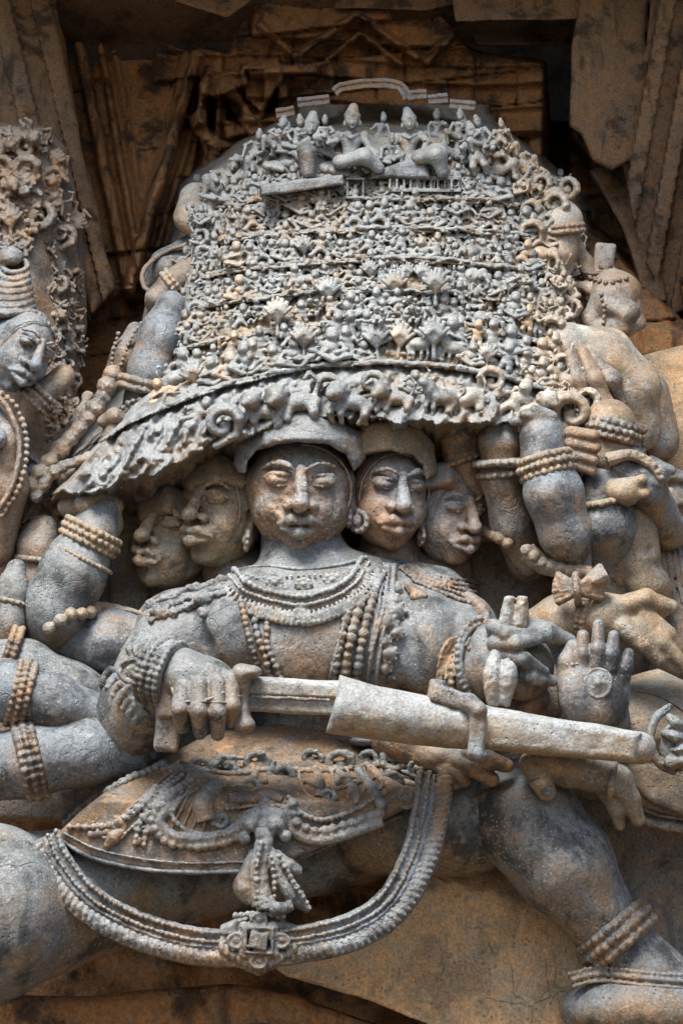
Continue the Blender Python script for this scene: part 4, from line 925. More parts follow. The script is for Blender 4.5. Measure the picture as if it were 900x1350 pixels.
# ---- right leg, anklets, foot
s = Sdf((560, 990, -20), (1010, 1420, 280), 2.5)
s.chain([(610, 1075, 70), (684, 1068, 120), (742, 1140, 144), (808, 1232, 120)], [60, 64, 66, 43], k=14)
s.ell((700, 1090, 146), (62, 70, 68), k=20)
s.chain([(812, 1240, 118), (850, 1290, 112)], [44, 56], k=10); s.ell((850, 1330, 110), (110, 56, 70), k=12); s.ell((900, 1310, 100), (90, 46, 60), k=12)
s.make('leg', M_BODY, statue, (2.2, 34, 95))
def anklet(c, ax, r, rows, b, name='anklet', mat=None, a=120): return bangle(statue, c, ax, r, rows, b, mat or M_WARM, name, a, gap=1.5)
anklet((812, 1232, 124), (46, 56, -4), 47, 3, 7)
A = Acc(); P = drape([(752, 1292), (790, 1284), (850, 1290), (930, 1296)], 3, 60, zmin=150); A.beads(shift(P, -8), 3.6); A.tube(P, 4, 8); A.tube(shift(P, 9), 3, 8); A.out('foot_band', M_GREY, statue)
s = Sdf((700, 1190, -20), (790, 1310, 120), 2.4); s.cap((726, 1215, 40), (752, 1260, 60), 16, 30, k=6); s.make('tassel_end', M_BLUE, statue, (2, 22, 96))

# ---- skirt
s = Sdf((60, 925, 20), (600, 1180, 280), 2.2)
zf = lambda X, Y: 205 + 30 * np.cos((X - 320) / 190) - np.clip(1056 - Y, 0, 120) * 1.35 - np.clip((X - 420) / 150, 0, 1.2) * 26
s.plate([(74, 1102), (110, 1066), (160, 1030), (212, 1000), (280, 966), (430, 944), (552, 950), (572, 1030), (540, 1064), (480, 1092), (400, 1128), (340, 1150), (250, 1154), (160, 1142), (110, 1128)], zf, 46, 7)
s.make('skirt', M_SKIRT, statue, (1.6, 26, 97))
SK = Acc()
for pts, d in (([(76, 1104), (120, 1130), (190, 1146), (260, 1150), (330, 1148)], 0), ([(84, 1098), (130, 1120), (200, 1134), (260, 1138), (322, 1136)], 0)):
    SK.tube(drape(pts, 2, 70), 3.4 if pts[0][0] == 76 else 2, 8)
SK.tube(drape([(372, 1140), (420, 1120), (480, 1094), (530, 1074)], 2, 50), 4, 8)
SK.out('hem', M_BLUE, statue)
A = Acc()
def swag(A, pts, r, gap=1.7, off=2): A.beads(drape(pts, off, 80), r, gap)
swag(A, [(88, 1084), (120, 1058), (165, 1030), (215, 1008)], 6.5, 1.5); swag(A, [(92, 1090), (120, 1090), (150, 1086), (180, 1064), (205, 1038)], 5.5)
swag(A, [(150, 1092), (180, 1070), (210, 1040), (232, 1020)], 3.6, 2.0); swag(A, [(160, 1104), (196, 1070), (222, 1040), (240, 1024)], 3.2, 2.0)
for pts, r_ in (([(178, 1112), (186, 1080), (210, 1050), (240, 1022)], 5), ([(190, 1114), (198, 1082), (220, 1056), (250, 1028)], 5),
               ([(262, 1024), (220, 1050), (200, 1084), (224, 1112), (270, 1116), (312, 1106), (330, 1090)], 6.5), ([(272, 1034), (240, 1052), (228, 1076), (250, 1096), (290, 1098), (318, 1080)], 4.2),
               ([(385, 1060), (392, 1086), (420, 1096), (460, 1086), (500, 1072)], 7.5), ([(380, 1050), (400, 1074), (430, 1080), (470, 1066), (492, 1052)], 4.2)):
    A2 = drape(pts, 2, 90); A.beads(A2, r_, 1.6)
    if r_ > 6: A.tube(shift(A2, -11 if pts[0][0] < 300 else 12), 8, 8, .8)
A.out('beaded_swags', M_GREY, statue)
A = Acc()
for i in range(9): A.tube(drape([(232 + i * 7, 1012 + i * 1.5), (196 + i * 10, 1044 + i * 2), (150 + i * 14, 1084 + i * 4)], 1, 40), [1.6, 2.6, 1.8], 6)
for i in range(7): A.tube(drape([(392 + i * 22, 1010), (398 + i * 21, 1036), (412 + i * 15, 1056 - i * 1)], 1, 30), [2, 3.4, 2], 6)
for pts, r_ in (([(236, 1008), (300, 1020), (360, 1014), (430, 1016), (500, 1008), (556, 1012)], 5), ([(250, 1022), (310, 1036), (350, 1030)], 4), ([(400, 1030), (440, 1040), (490, 1026), (520, 1020)], 4), ([(300, 1066), (340, 1062), (380, 1064)], 4)): A.beads(drape(pts, 2, 80), r_, 1.6)
A.out('pleats', M_WARM, statue, .8)
random.seed(5)
for x, y, h_, a_ in ((300, 1012, 34, 200), (338, 1006, 30, -60), (372, 1020, 32, 120), (410, 1000, 28, 20), (446, 1006, 34, -30), (484, 1000, 30, 80), (520, 1002, 30, 160), (548, 1012, 26, 40), (262, 1010, 28, 20), (238, 1016, 24, 150), (330, 1036, 26, 60), (456, 1034, 24, 200), (516, 1030, 26, -80), (200, 1080, 26, 10), (290, 1080, 22, 90), (430, 1050, 22, 0), (140, 1094, 22, 100)):
    v, q = random.choice(VARS['scroll']); a_ = R(a_); c_, s_ = math.cos(a_), math.sin(a_); vx, vy = v[:, 0], v[:, 1] + .45
    A = Acc(); A.add(np.stack([x + (vx * c_ - vy * s_) * h_ * 1.25, y + (vx * s_ + vy * c_) * h_, zat(x, y) + v[:, 2] * h_ * .9 - 2], 1), q)
    A.out('flourish', M_BODY, statue, .8)
for pts, rr_ in (([(212, 1014), (240, 1012), (268, 1026), (288, 1030)], [4, 9, 10, 5]), ([(272, 1082), (268, 1060), (282, 1040), (300, 1032)], [14, 15, 12, 6]), ([(302, 1052), (330, 1054), (352, 1048), (372, 1056)], [8, 10, 11, 6]),
               ([(420, 1052), (422, 1030), (414, 1010)], [8, 7, 4]), ([(330, 1040), (336, 1022), (330, 1004)], [4, 6, 5]), ([(440, 1010), (466, 1042), (470, 1060)], [5, 8, 4]),
               ([(470, 1012), (490, 1040), (502, 1062), (506, 1066)], [6, 8, 10, 8]), ([(480, 1006), (510, 1034), (530, 1050)], [5, 10, 14]), ([(496, 1004), (530, 1030), (566, 1036)], [6, 7, 5]),
               ([(116, 1100), (140, 1098), (160, 1088)], [5, 7, 3]), ([(138, 1122), (150, 1104), (166, 1094)], [3, 12, 4]), ([(166, 1096), (160, 1084), (150, 1076)], [4, 7, 3]), ([(180, 1112), (186, 1104)], [7, 7])):
    A = Acc(); A.tube(drape(pts, 0, 26, 3), rr_, 10, .9); A.out('pendant', M_WARM, statue)
A = Acc(); A.tube([(538 + 15 * math.cos(t), 1052 + 13 * math.sin(t), zat(538, 1052) + 5) for t in np.linspace(0, 6.3, 24)], 3, 8); A.ball((538, 1052, zat(538, 1052) + 5), (11, 9, 6))
A.out('rosette', M_WARM, statue)

# ---- sash: a wide beaded band looping below the skirt, standing free of the body
def sash_z(x): return 196 + 36 * math.cos((x - 320) / 170.0)
SP = spl([(56, 1104), (72, 1140), (110, 1186), (170, 1222), (250, 1246), (330, 1250), (400, 1244), (470, 1226), (520, 1190), (552, 1130), (566, 1075), (574, 1020)], 240)
SZ = np.interp(np.arange(240), [0, 30, 110, 150, 190, 239], [216, 226, 250, 246, 226, 186]); P = np.column_stack([SP, SZ])
A = Acc(); A.ribbon(P, 25, [(-1.02, -2), (-.96, 6), (-.66, 6), (-.6, 3.5), (-.12, 4), (-.02, 6.5), (.08, 4), (.95, 3), (1.02, -2)], back=24); sash = A.out('sash', M_BLUE, statue, 1.2)
A = Acc(); A.beads(shift(P, -20) + [0, 0, 6], 4.0, 1.85); A.beads(shift(P, -8) + [0, 0, 5], 3.6, 1.9); A.out('sash_beads', M_GREY, sash)
A = Acc(); L_ = np.concatenate([[0], np.cumsum(np.linalg.norm(np.diff(P, axis=0), axis=1))]); Tn = np.gradient(P, axis=0)
for t in np.arange(6, L_[-1] - 4, 8.6):
    if 296 < np.interp(t, L_, P[:, 0]) < 372 and t < 700: continue
    p = np.array([np.interp(t, L_, P[:, i]) for i in range(3)]); tg = np.array([np.interp(t, L_, Tn[:, i]) for i in range(2)]); tg /= np.linalg.norm(tg); nn = np.array([-tg[1], tg[0]])
    for e, (o0, o1, zz, rr_) in enumerate(((1, 24, 6, 4.6),)):
        q = [np.append(p[:2] + nn * o + tg * (o * .38) * 1, p[2] + zz - 2.5 - abs(o - 12) * .12) for o in np.linspace(o0, o1, 7)]
        A.tube(q, [2.2, rr_, rr_ * 1.15, rr_, 2.2], 8)
A.out('leaf_fringe', M_GREY, sash, 1.0)
# clasp and tassels in the middle
A = Acc(); cz = 262
A.box((341, 1240, cz), (12, 11, 7), rot(rol=8)); A.tube([(341 + 18 * sx, 1240 + 17 * sy, cz + 2) for sx, sy in ((-1, -1), (1, -.9), (1, 1), (-1, .9), (-1, -1))], 3.4, 8)
for a in range(0, 360, 90):
    c_, s_ = math.cos(R(a + 45)), math.sin(R(a + 45))
    cc = (341 + 30 * math.cos(R(a)), 1240 + 27 * math.sin(R(a))); A.tube([(cc[0] + 10 * math.cos(t), cc[1] + 9 * math.sin(t), cz - 1) for t in np.linspace(0, 6.3, 22)], 2.8, 8); A.ball((cc[0], cc[1], cz - 2), (6, 6, 4))
    A.ball((341 + 26 * c_, 1240 + 24 * s_, cz - 3), (9, 9, 6))
for i, x in enumerate(range(292, 392, 8)): A.ball((x, 1240 + 40 - abs(x - 341) * .62, cz - 8), (5, 8, 6)); 
for x in range(310, 376, 8): A.ball((x, 1204 + abs(x - 341) * .1, cz - 4), (4, 5, 5))
A.ribbon(np.column_stack([spl([(290, 1242), (341, 1243), (392, 1242)], 30), np.full(30, cz - 14.)]), [22, 44, 22], [(-1, 0), (-.8, 5), (.8, 5), (1, 0)]); A.out('clasp', M_GREY, sash, .9)
A = Acc()
for pts, rr_ in (([(346, 1078, 236), (350, 1110, 248), (344, 1150, 252), (350, 1200, 258)], [12, 11, 10, 12]), ([(334, 1120, 240), (326, 1150, 244), (322, 1172, 244), (334, 1190, 246)], [6, 11, 15, 9]),
                 ([(356, 1120, 248), (366, 1150, 254), (384, 1180, 252), (408, 1200, 246)], [7, 9, 11, 6]), ([(362, 1124, 246), (380, 1142, 250), (396, 1150, 246)], [6, 12, 7]), ([(340, 1110, 250), (334, 1150, 256), (338, 1196, 258)], [5, 6, 7]),
                 ([(350, 1186, 262), (366, 1198, 262), (386, 1194, 258)], [6, 10, 7]), ([(318, 1092, 232), (330, 1080, 240), (346, 1072, 240), (366, 1078, 238), (374, 1094, 232)], [10, 13, 10, 13, 9]), ([(372, 1156, 252), (376, 1172, 254)], [8, 8]),
                 ([(344, 1046, 226), (350, 1064, 234)], [8, 10])):
    A.tube(spl(pts, 24), rr_, 12)
for x, y, r_ in ((330, 1086, 12), (362, 1088, 14), (346, 1100, 12), (322, 1104, 9), (376, 1102, 9)): A.ball((x, y, 246), r_)
for pts in ([(344, 1112), (338, 1150), (342, 1192)], [(358, 1130), (362, 1160), (360, 1190)], [(368, 1128), (386, 1160), (404, 1190)]): A.beads(np.column_stack([spl(pts, 30), np.full(30, 264.)]), 4, 1.7)
A.out('tassels', M_GREY, statue, 1.2)
# ---- necklaces and chest ornament
def chest(pts, off=2, n=90, zmin=None): return drape(pts, off, n, 7, zmin)
col = [(298, 762), (318, 782), (356, 796), (400, 802), (440, 792), (472, 772), (490, 744)]
A = Acc(); P = chest(col, 4); A.ribbon(P, [15, 20, 24, 22, 15], [(-1, -2), (-.9, 6), (-.5, 7), (.3, 5), (.9, 4), (1, -2)], back=20); necklace = A.out('necklace', M_GREY, statue, 1)
A = Acc(); A.beads(shift(P, -16) + [0, 0, 8], 4.4, 1.7); A.beads(shift(P, -5) + [0, 0, 7], 3.2, 1.8); A.beads(shift(P, 20) + [0, 0, 4], 4.2, 1.6)
L_ = np.concatenate([[0], np.cumsum(np.linalg.norm(np.diff(P, axis=0), axis=1))]); Tn = np.gradient(P, axis=0)
for t in np.arange(14, L_[-1] - 8, 6.2):
    p = np.array([np.interp(t, L_, P[:, i]) for i in range(3)]); tg = np.array([np.interp(t, L_, Tn[:, i]) for i in range(2)]); tg /= np.linalg.norm(tg); nn = np.array([-tg[1], tg[0]])
    A.tube([np.append(p[:2] + nn * o, p[2] + 7) for o in (2, 10, 20)], [1.8, 3.0, 2.4], 6)
A.tube([(396, 800, zat(396, 800) + 5), (402, 814, zat(400, 812) + 5), (408, 826, zat(404, 820) + 4)], [12, 9, 3], 10, .6)
A.tube(drape([(306, 752), (350, 746), (400, 750), (450, 744), (484, 734)], 2, 50), 2.6, 8)
for x, y in ((326, 764), (362, 768), (400, 770), (438, 764), (468, 754)):
    for k_ in range(8): a = k_ * .785; A.ball((x + 9 * math.cos(a), y + 6 * math.sin(a), zat(x, y) + 3), (4.5, 3.4, 3.5))
    A.ball((x, y, zat(x, y) + 4), (5, 4, 4))
for x in np.arange(310, 470, 7.5): A.ball((x, 764 - (x - 310) * .06, zat(x, 762) + 1), (2.6, 2.4, 2.4))
A.out('pendant_row', M_FRIEZE, necklace, .5)
for pts, r_ in (([(318, 792), (326, 830), (336, 866), (344, 900)], 4.6), ([(330, 790), (338, 830), (350, 868), (358, 902)], 5.6), ([(352, 812), (352, 850), (364, 880), (372, 902)], 4.8)):
    A = Acc(); A.beads(chest(pts, 3, 60), r_, 1.55); A.out('bead_strand', M_GREY, statue, .5)
for i, (pts, r_) in enumerate((([(476, 748), (460, 800), (448, 850), (436, 902)], 6.2), ([(486, 754), (472, 800), (460, 850), (450, 905)], 7.4), ([(500, 756), (488, 800), (476, 850), (468, 905)], 7.0))):
    A = Acc(); A.beads(chest(pts, 3, 60), r_, 1.45, sq=(1.1, .95, .9)); A.out('bead_strand', M_GREY, statue, .5)
A = Acc()
for pts, wd in (([(512, 744), (506, 800), (492, 850), (482, 910)], 3.2), ([(520, 742), (516, 790), (502, 850), (494, 915)], 3.0), ([(468, 770), (454, 820), (438, 880), (434, 905)], 2.6), ([(506, 742), (499, 800), (486, 860)], 2.4)): A.tube(chest(pts, 5, 60), wd, 8)
A.ribbon(chest([(516, 742), (510, 800), (498, 860), (488, 915)], 1, 60), 9, [(-1, 0), (0, 2.5), (1, 0)]); A.out('robe_edge', M_BLUE, statue, .6)
A = Acc()
for x, y, r_ in ((516, 792, 11), (520, 806, 14), (512, 820, 12), (522, 834, 9), (506, 846, 9), (512, 862, 11), (508, 880, 8), (516, 894, 7), (522, 776, 8), (500, 828, 7)): A.ball((x, y, zat(x, y) + r_ * .35), (r_, r_ * .9, r_ * .7)); A.beads([(x + r_ * math.cos(t), y + r_ * math.sin(t), zat(x, y) + r_ * .3) for t in np.linspace(0, 6.3, 14)], r_ * .3, 2.0)
A.out('floral_band', M_GREY, statue, 1.5)
# shoulder ornaments
A = Acc()
for k_, r_ in ((0, 6.5), (12, 5), (22, 6.5)): A.beads(chest([(200, 796 + k_), (225, 786 + k_), (262, 774 + k_ * .9), (296, 764 + k_ * .8)], 1, 40), r_, 1.35, jit=.3)
for x, y, r_ in ((268, 790, 13), (270, 808, 11), (214, 808, 10), (205, 806, 8)): A.ball((x, y, zat(x, y) + 2), (r_, r_ * .8, r_ * .6))
A.out('shoulder_band', M_GREY, statue, 2.2)
A = Acc()
for k_ in range(5): A.beads(chest([(528 + k_ * 4, 748 - k_ * 1), (552 + k_ * 3, 768 - k_ * 3), (590 + k_ * 4, 784 - k_ * 5), (624 + k_ * 2, 796 - k_ * 7)], 2, 40), 3.6 - .2 * k_, 1.6)
for pts in ([(536, 770), (548, 782), (562, 786)], [(624, 790), (636, 806), (642, 822)], [(612, 782), (634, 800), (644, 812)]): A.tube(chest(pts, 2, 20), [6, 9, 6], 8)
A.ball((548, 786, zat(548, 786) + 4), 9); A.out('shoulder_band', M_WARM, statue, 1)
# flame-shaped armlets
A = Acc()
for i in range(6):
    a = i * .5; A.tube(chest([(176 + i * 6, 868 - i * 2), (170 + i * 8, 852 - i * 1), (184 + i * 8, 844 + i * 2), (196 + i * 5, 858 + i * 3)], 1, 20, zmin=140), [4.5, 5, 4, 2.5], 8)
for k_ in range(7): A.tube(chest([(134 + k_ * 7, 900 + k_ * 9), (146 + k_ * 7, 884 + k_ * 9), (160 + k_ * 6, 888 + k_ * 9)], 2, 16, zmin=140), [6, 6.5, 4], 8)
A.tube([(174 + 16 * math.cos(t), 884 + 15 * math.sin(t), zat(174, 884) + 4) for t in np.linspace(0, 6.3, 26)], 4, 8); A.ball((174, 884, zat(174, 884) + 2), (11, 10, 8))
A.out('armlet', M_BODY, statue, 1.4)
A = Acc()
for k_ in range(5): A.tube(chest([(576 + k_ * 6, 900 - k_ * 2), (580 + k_ * 5, 868), (590 + k_ * 5, 846 + k_ * 2), (604 + k_ * 4, 840 + k_ * 4)], 2, 24), 3.2, 8)
A.beads(chest([(596, 918), (596, 876), (608, 846), (628, 828)], 5, 50, zmin=160), 5, 1.7); A.out('armlet', M_WARM, statue, .8)
# little forms in the shadow under the belly
s = Sdf((440, 960, 60), (580, 1010, 160), 2); s.ell((482, 976, 130), (22, 8, 14)); s.make('robe_fold', M_BLUE, statue)

# ================================================================== SWORD, held in the fist
sword = empty('sword', (450, 940, 250), label='broad stone sword with pale flared scabbard lying across the chest, held in the fist', cat='sword')
s = Sdf((190, 880, 170), (460, 1000, 330), 1.7)
s.box((392, 918, 252), (76, 23, 17), rot(rol=3), rd=5); s.plate([(325, 892), (470, 905), (470, 922), (325, 916)], 276, 20, 4)
s.make('blade', M_SHEATH, sword, (1.4, 24, 101))
s = Sdf((290, 860, 180), (350, 980, 330), 1.6)
s.chain([(318, 888, 284), (319, 920, 276), (319, 952, 280)], [13, 9, 13], k=5, fz=1.2); s.ell((330, 886, 286), (15, 9, 15), k=5); s.ell((322, 956, 284), (15, 12, 15), k=5)
s.make('guard', M_GREY, sword, (1.4, 20, 102))
s = Sdf((190, 880, 210), (330, 1000, 300), 1.6); s.box((222, 948, 262), (17, 44, 12), rot(rol=4), rd=7); s.box((222, 918, 270), (14, 30, 12), rot(rol=2), rd=7); s.cap((230, 930, 262), (320, 922, 262), 17, 17, k=3)
s.make('hilt', M_BODY, sword, (1.4, 20, 103))
A = Acc(); A.beads([(x, 916 + (x - 325) * .05 + 2, 279) for x in np.linspace(334, 432, 40)], 3.2, 1.7); A.out('blade_edging', M_GREY, sword, .8)
s = Sdf((420, 870, 160), (880, 1030, 340), 2.0)
s.plate([(448, 890), (500, 905), (640, 932), (636, 990), (540, 982), (430, 966)], lambda X, Y: 296 - (X - 440) * .05 - ((Y - (930 + (X - 440) * .14)) / 40) ** 2 * 24, 66, 12)
s.chain([(640, 960, 252), (842, 986, 236)], [29, 22], k=8, fz=.9); s.plate([(640, 934), (845, 966), (838, 1006), (640, 986)], lambda X, Y: 276 - (X - 640) * .08 + 0 * Y, 40, 10)
s.chain([(606, 928, 262), (606, 952, 262)], [12, 10], k=5)
s.make('scabbard', M_SHEATH, sword, (2.2, 30, 104))
s = Sdf((560, 880, 190), (660, 1020, 340), 1.7)
s.box((594, 920, 266), (27, 12, 20), rot(rol=20), rd=5); s.box((574, 912, 258), (10, 16, 14), rot(rol=10), rd=4); s.cap((618, 926, 284), (630, 936, 290), 13, 11, k=5)
s.box((628, 966, 282), (11, 33, 13), rot(rol=4), rd=6, k=4); s.ell((629, 996, 280), (14, 9, 14), k=5)
s.make('clip', M_GREY, sword, (1.6, 18, 105))

# thunderbolt in the upper hand
vb = Acc()
for dx in (-1, 1):
    vb.tube(spl([(680 + dx * 9, 786, 218), (676 + dx * 9, 820, 214), (666 + dx * 8, 846, 206)], 20), [7, 11, 9], 10)
    vb.tube(spl([(666 + dx * 8, 846, 206), (659 + dx * 11, 890, 226), (657 + dx * 7, 930, 218)], 24), [8, 13, 9], 10)
vb.ball((668, 848, 214), (16, 9, 14)); o = vb.out('thunderbolt', M_SHEATH, None, 1.6)
tag(o, 'pale double-bladed thunderbolt held upright in curled fingers over the scabbard', 'thunderbolt')
# bound bundle
bu = Acc()
for i in range(6):
    q = (i - 2.5); bu.tube(spl([(728 + abs(q) * 2, 776 + q * 7, 170), (762, 776 + q * 2.2, 184), (796 - abs(q), 770 + q * 8 - 2, 172)], 16), [7, 5, 8], 8)
bu.tube(ringpts((760, 776, 172), (1, -.1, 0), 19, -130, 130, 24), 5, 8); bu.tube([(780, 768, 182), (800, 758, 180)], [7, 12], 8)
o = bu.out('reed_bundle', M_WARM, None, 1.2); tag(o, 'short brown bundle of rods bound at its waist below the right elbow', 'bundle')
# flower-shaped attribute at the right edge
fl = Acc()
P = spl([(884, 930, 170), (862, 950, 182), (856, 980, 186), (868, 1006, 182), (890, 1018, 172)], 40); fl.tube(P, [5, 7, 7, 5], 10)
for a, b_ in (((880, 944), (902, 962)), ((872, 966), (908, 976)), ((884, 990), (914, 986)), ((888, 1006), (912, 1000))): fl.tube(spl([(*a, 186), ((a[0] + b_[0]) / 2, (a[1] + b_[1]) / 2, 196), (*b_, 188)], 12), [5, 9, 5], 8)
fl.ball((886, 1004, 190), (12, 10, 9)); fl.ball((896, 984, 176), (30, 34, 14)); o = fl.out('lotus_bud', M_BODY, None, 1.2); tag(o, 'opened brown lotus bud standing past the tip of the scabbard', 'lotus')

# ================================================================== LEDGE the figure rests on
block('ledge', [([(350, 1262), (440, 1230), (520, 1160), (600, 1110), (680, 1150), (760, 1240), (790, 1330), (800, 1470), (660, 1470), (560, 1352), (470, 1312), (380, 1286)], lambda X, Y: 66 + (Y - 1150) * .62 + 12 * np.sin(X / 70) + 5 * vnoise(X, Y, 0 * X, 26, 50) + 3 * vnoise(X, Y, 0 * X, 9, 51), 120, 10)], M_TAN,
      'smooth tan ledge of rock below the sash, sloping under the leg', 'rock ledge', seed=111, amp=5, h=2.6)
block('rock_foot', [([(-140, 1310), (120, 1316), (300, 1296), (400, 1316), (560, 1372), (560, 1480), (-140, 1480)], 40, 100, 14)], M_WALL, 'dark brown rock at the bottom edge under the knee', 'rock', seed=112, amp=5, h=4)
o = Acc().ball((345, 1362, 120), (46, 14, 30)).out('rounded_stone', M_BLUE, None, 1.5); tag(o, 'small rounded grey stone at the very bottom below the clasp', 'stone')

# ================================================================== CREST OF THE MOUNTAIN: larger carved figures
def carved(name, x, y, h, seed, parent=None, z=None, flip=False, rol=0, kind='sit', mat=None, face=True):
    """a crowned figure about h tall with its seat or feet at (x, y)"""
    r = random.Random(seed); j = lambda a: r.uniform(-a, a)
    if z is None: z = zat(x, y - h * .3)
    s = Sdf((x - h * .8, y - h * 1.35, z - h * .4), (x + h * .8, y + h * .25, z + h * .7), max(1.0, h / 46)).frame((x, y, z), rot(rol=rol) @ np.diag([-1. if flip else 1., 1, 1]), h)
    t = j(.1)
    s.ell((t, -.86, .2), (.115, .135, .125), k=.02); s.chain([(t, -.95, .18), (t + j(.03), -1.08, .15)], [.128, .075], k=.04)      # head, tall crown
    s.chain([(t - .11, -.95, .2), (t, -.965, .31), (t + .11, -.95, .2)], .028, k=.01)
    if face:
        s.ell((t, -.83, .335), (.022, .045, .03), k=.02); s.ell((t, -.765, .31), (.045, .018, .03), k=.02)
        for d in (-1, 1): s.ell((t + d * .048, -.87, .32), (.03, .016, .02), k=.012, cut=True); s.ell((t + d * .125, -.82, .2), (.03, .06, .03), k=.01)
    s.ell((t * .5, -.58, .14), (.185, .15, .13), k=.05); s.ell((0, -.4, .13), (.13, .14, .12), k=.08); s.chain([(t * .5 - .12, -.66, .22), (t * .5, -.6, .29), (t * .5 + .12, -.66, .22)], .025, k=.01)
    if kind == 'sit':
        s.ell((0, -.22, .1), (.22, .13, .16), k=.08)
        s.chain([(.08, -.18, .14), (.40, -.34 + j(.06), .26), (.34, .02, .2)], [.12, .1, .06], k=.05)
        s.chain([(-.08, -.16, .14), (-.42, -.12, .22), (-.06, -.04, .3)], [.12, .1, .07], k=.05)
    else:
        s.ell((0, -.3, .12), (.19, .13, .14), k=.08)
        for d in (-1, 1): s.chain([(d * .08, -.3, .14), (d * .14 + j(.06), -.14, .2), (d * .1 + j(.04), .04, .12)], [.11, .08, .055], k=.04)
    for d in (-1, 1):
        e = (d * (.32 + j(.05)), -.46 + j(.08), .2); hnd = (d * (.2 + j(.2)), -.34 + j(.3), .34)
        s.chain([(d * .2 + t * .5, -.64, .14), e, hnd], [.075, .062, .05], k=.03); s.ell(hnd, .065, k=.02)
        s.chain([(e[0] - .07, e[1] + .02, .22), (e[0] + .05, e[1] - .03, .26)], .03, k=.008)
    s.frame(); s.rough(1.0, 12, seed)
    return s.make(name, mat or M_FRIEZE, parent)
def blob(name, pts, rs, mat, parent, h=1.8, seed=1, amp=1.6, fz=1.0):
    P = np.array(pts, float); r = (max(rs) if not np.isscalar(rs) else rs) * max(1, fz) + 8
    s = Sdf(P.min(0) - r, P.max(0) + r, h); s.chain(pts, rs, k=8, fz=fz); return s.make(name, mat, parent, (amp, 20, seed))
o = carved('seated_figure', 462, 232, 84, 5, kind='sit', z=0); tag(o, 'broad seated figure at the middle of the crest, head under the arched moulding', 'carved figure')
o = carved('seated_figure', 540, 228, 76, 8, kind='sit', z=2, flip=True, rol=-4); tag(o, 'seated companion figure right of the crest middle, above the small balustrade', 'carved figure')
o = carved('standing_figure', 412, 236, 78, 14, kind='stand', z=2, rol=4); tag(o, 'standing attendant with cone-shaped hat and smooth leg, left of the crest middle', 'carved figure')
blob('thigh', [(448, 214, 34), (480, 206, 44), (500, 222, 40)], [10, 10, 7], M_FRIEZE, mountain, seed=3); blob('thigh', [(552, 208, 34), (576, 202, 44), (582, 226, 40)], [11, 12, 9], M_FRIEZE, mountain, seed=4)
blob('leg', [(404, 200, 40), (406, 226, 38)], [13, 11], M_BLUE, mountain, seed=5)
s = Sdf((480, 196, -20), (580, 250, 80), 1.7); s.plate([(486, 236), (508, 220), (540, 208), (562, 212), (568, 236)], 40, 40, 6); s.make('seat', M_BLUE, mountain, (1.2, 20, 6))
s = Sdf((335, 225, -20), (460, 262, 80), 1.7); s.plate([(342, 244), (400, 236), (452, 230), (454, 244), (400, 252), (344, 258)], 48, 40, 3); s.make('plinth', M_BLUE, mountain, (1.6, 16, 7))
CR = [(376, 226, 58, 'sit', 6), (344, 236, 56, 'sit', 12), (314, 248, 60, 'stand', 20), (288, 264, 58, 'sit', 20), (268, 290, 56, 'sit', 26), (258, 318, 48, 'stand', 16), (392, 196, 40, 'sit', 0), (362, 200, 44, 'sit', 10), (334, 214, 40, 'stand', 14),
      (606, 216, 58, 'sit', -4), (632, 226, 60, 'stand', -8), (604, 188, 40, 'sit', 0), (658, 236, 58, 'sit', -14), (636, 196, 40, 'sit', -8), (684, 252, 58, 'stand', -18), (708, 270, 56, 'sit', -22), (668, 206, 38, 'sit', -14), (660, 194, 34, 'stand', -10),
      (726, 294, 54, 'sit', -22), (738, 322, 50, 'stand', -16), (696, 226, 38, 'sit', -20), (716, 246, 36, 'stand', -26), (500, 186, 34, 'sit', 0), (576, 186, 38, 'sit', 0), (516, 216, 36, 'sit', 0), (430, 190, 34, 'sit', 0)]
for i, (x, y, h, k, rl) in enumerate(CR):
    carved('crest_figure', x, y, h, 40 + i, mountain, kind=k, rol=rl + 2 * ((i * 7) % 5 - 2), flip=bool(i % 2), mat=M_FRIEZE2 if x > 655 else M_FRIEZE, z=max(zat(x, y - h * .3), -20) - 4, face=h > 40)
# right flank: scrolls and figures turning the corner, tan stone
A = Acc()
for i in range(90):
    y = 250 + (i * 37 % 300) + random.uniform(-6, 6); u = random.uniform(0, 1); Lx, Rx = medge(y); x = Rx - 44 + 56 * u
    v, q = random.choice(VARS[random.choice(['scroll', 'sit', 'dance', 'sit', 'lion', 'stand'])]); h = random.uniform(24, 38); a = R(random.uniform(-50, 30)); c_, s_ = math.cos(a), math.sin(a)
    A.add(np.stack([x + (v[:, 0] * c_ - v[:, 1] * s_) * h, y + (v[:, 0] * s_ + v[:, 1] * c_) * h, max(zat(x, y - 12), -60) + v[:, 2] * h * 1.6 - 2], 1), q)
tag(A.out('flank_carving', M_FRIEZE2, mountain, .8, 0), kind='stuff')
A = Acc()
for i in range(34):
    y = 262 + (i * 29 % 250) + random.uniform(-6, 6); Lx, Rx = medge(y); x = Lx - 4 + 26 * random.random()
    v, q = random.choice(VARS[random.choice(['scroll', 'dance', 'sit', 'stand', 'stand'])]); h = random.uniform(20, 32); a = R(random.uniform(-10, 40)); c_, s_ = math.cos(a), math.sin(a)
    A.add(np.stack([x + (v[:, 0] * c_ - v[:, 1] * s_) * h, y + (v[:, 0] * s_ + v[:, 1] * c_) * h, max(zat(x, y - 10), -60) + v[:, 2] * h * 1.2 - 2], 1), q)
tag(A.out('flank_carving', M_FRIEZE, mountain, .8, 0), kind='stuff')

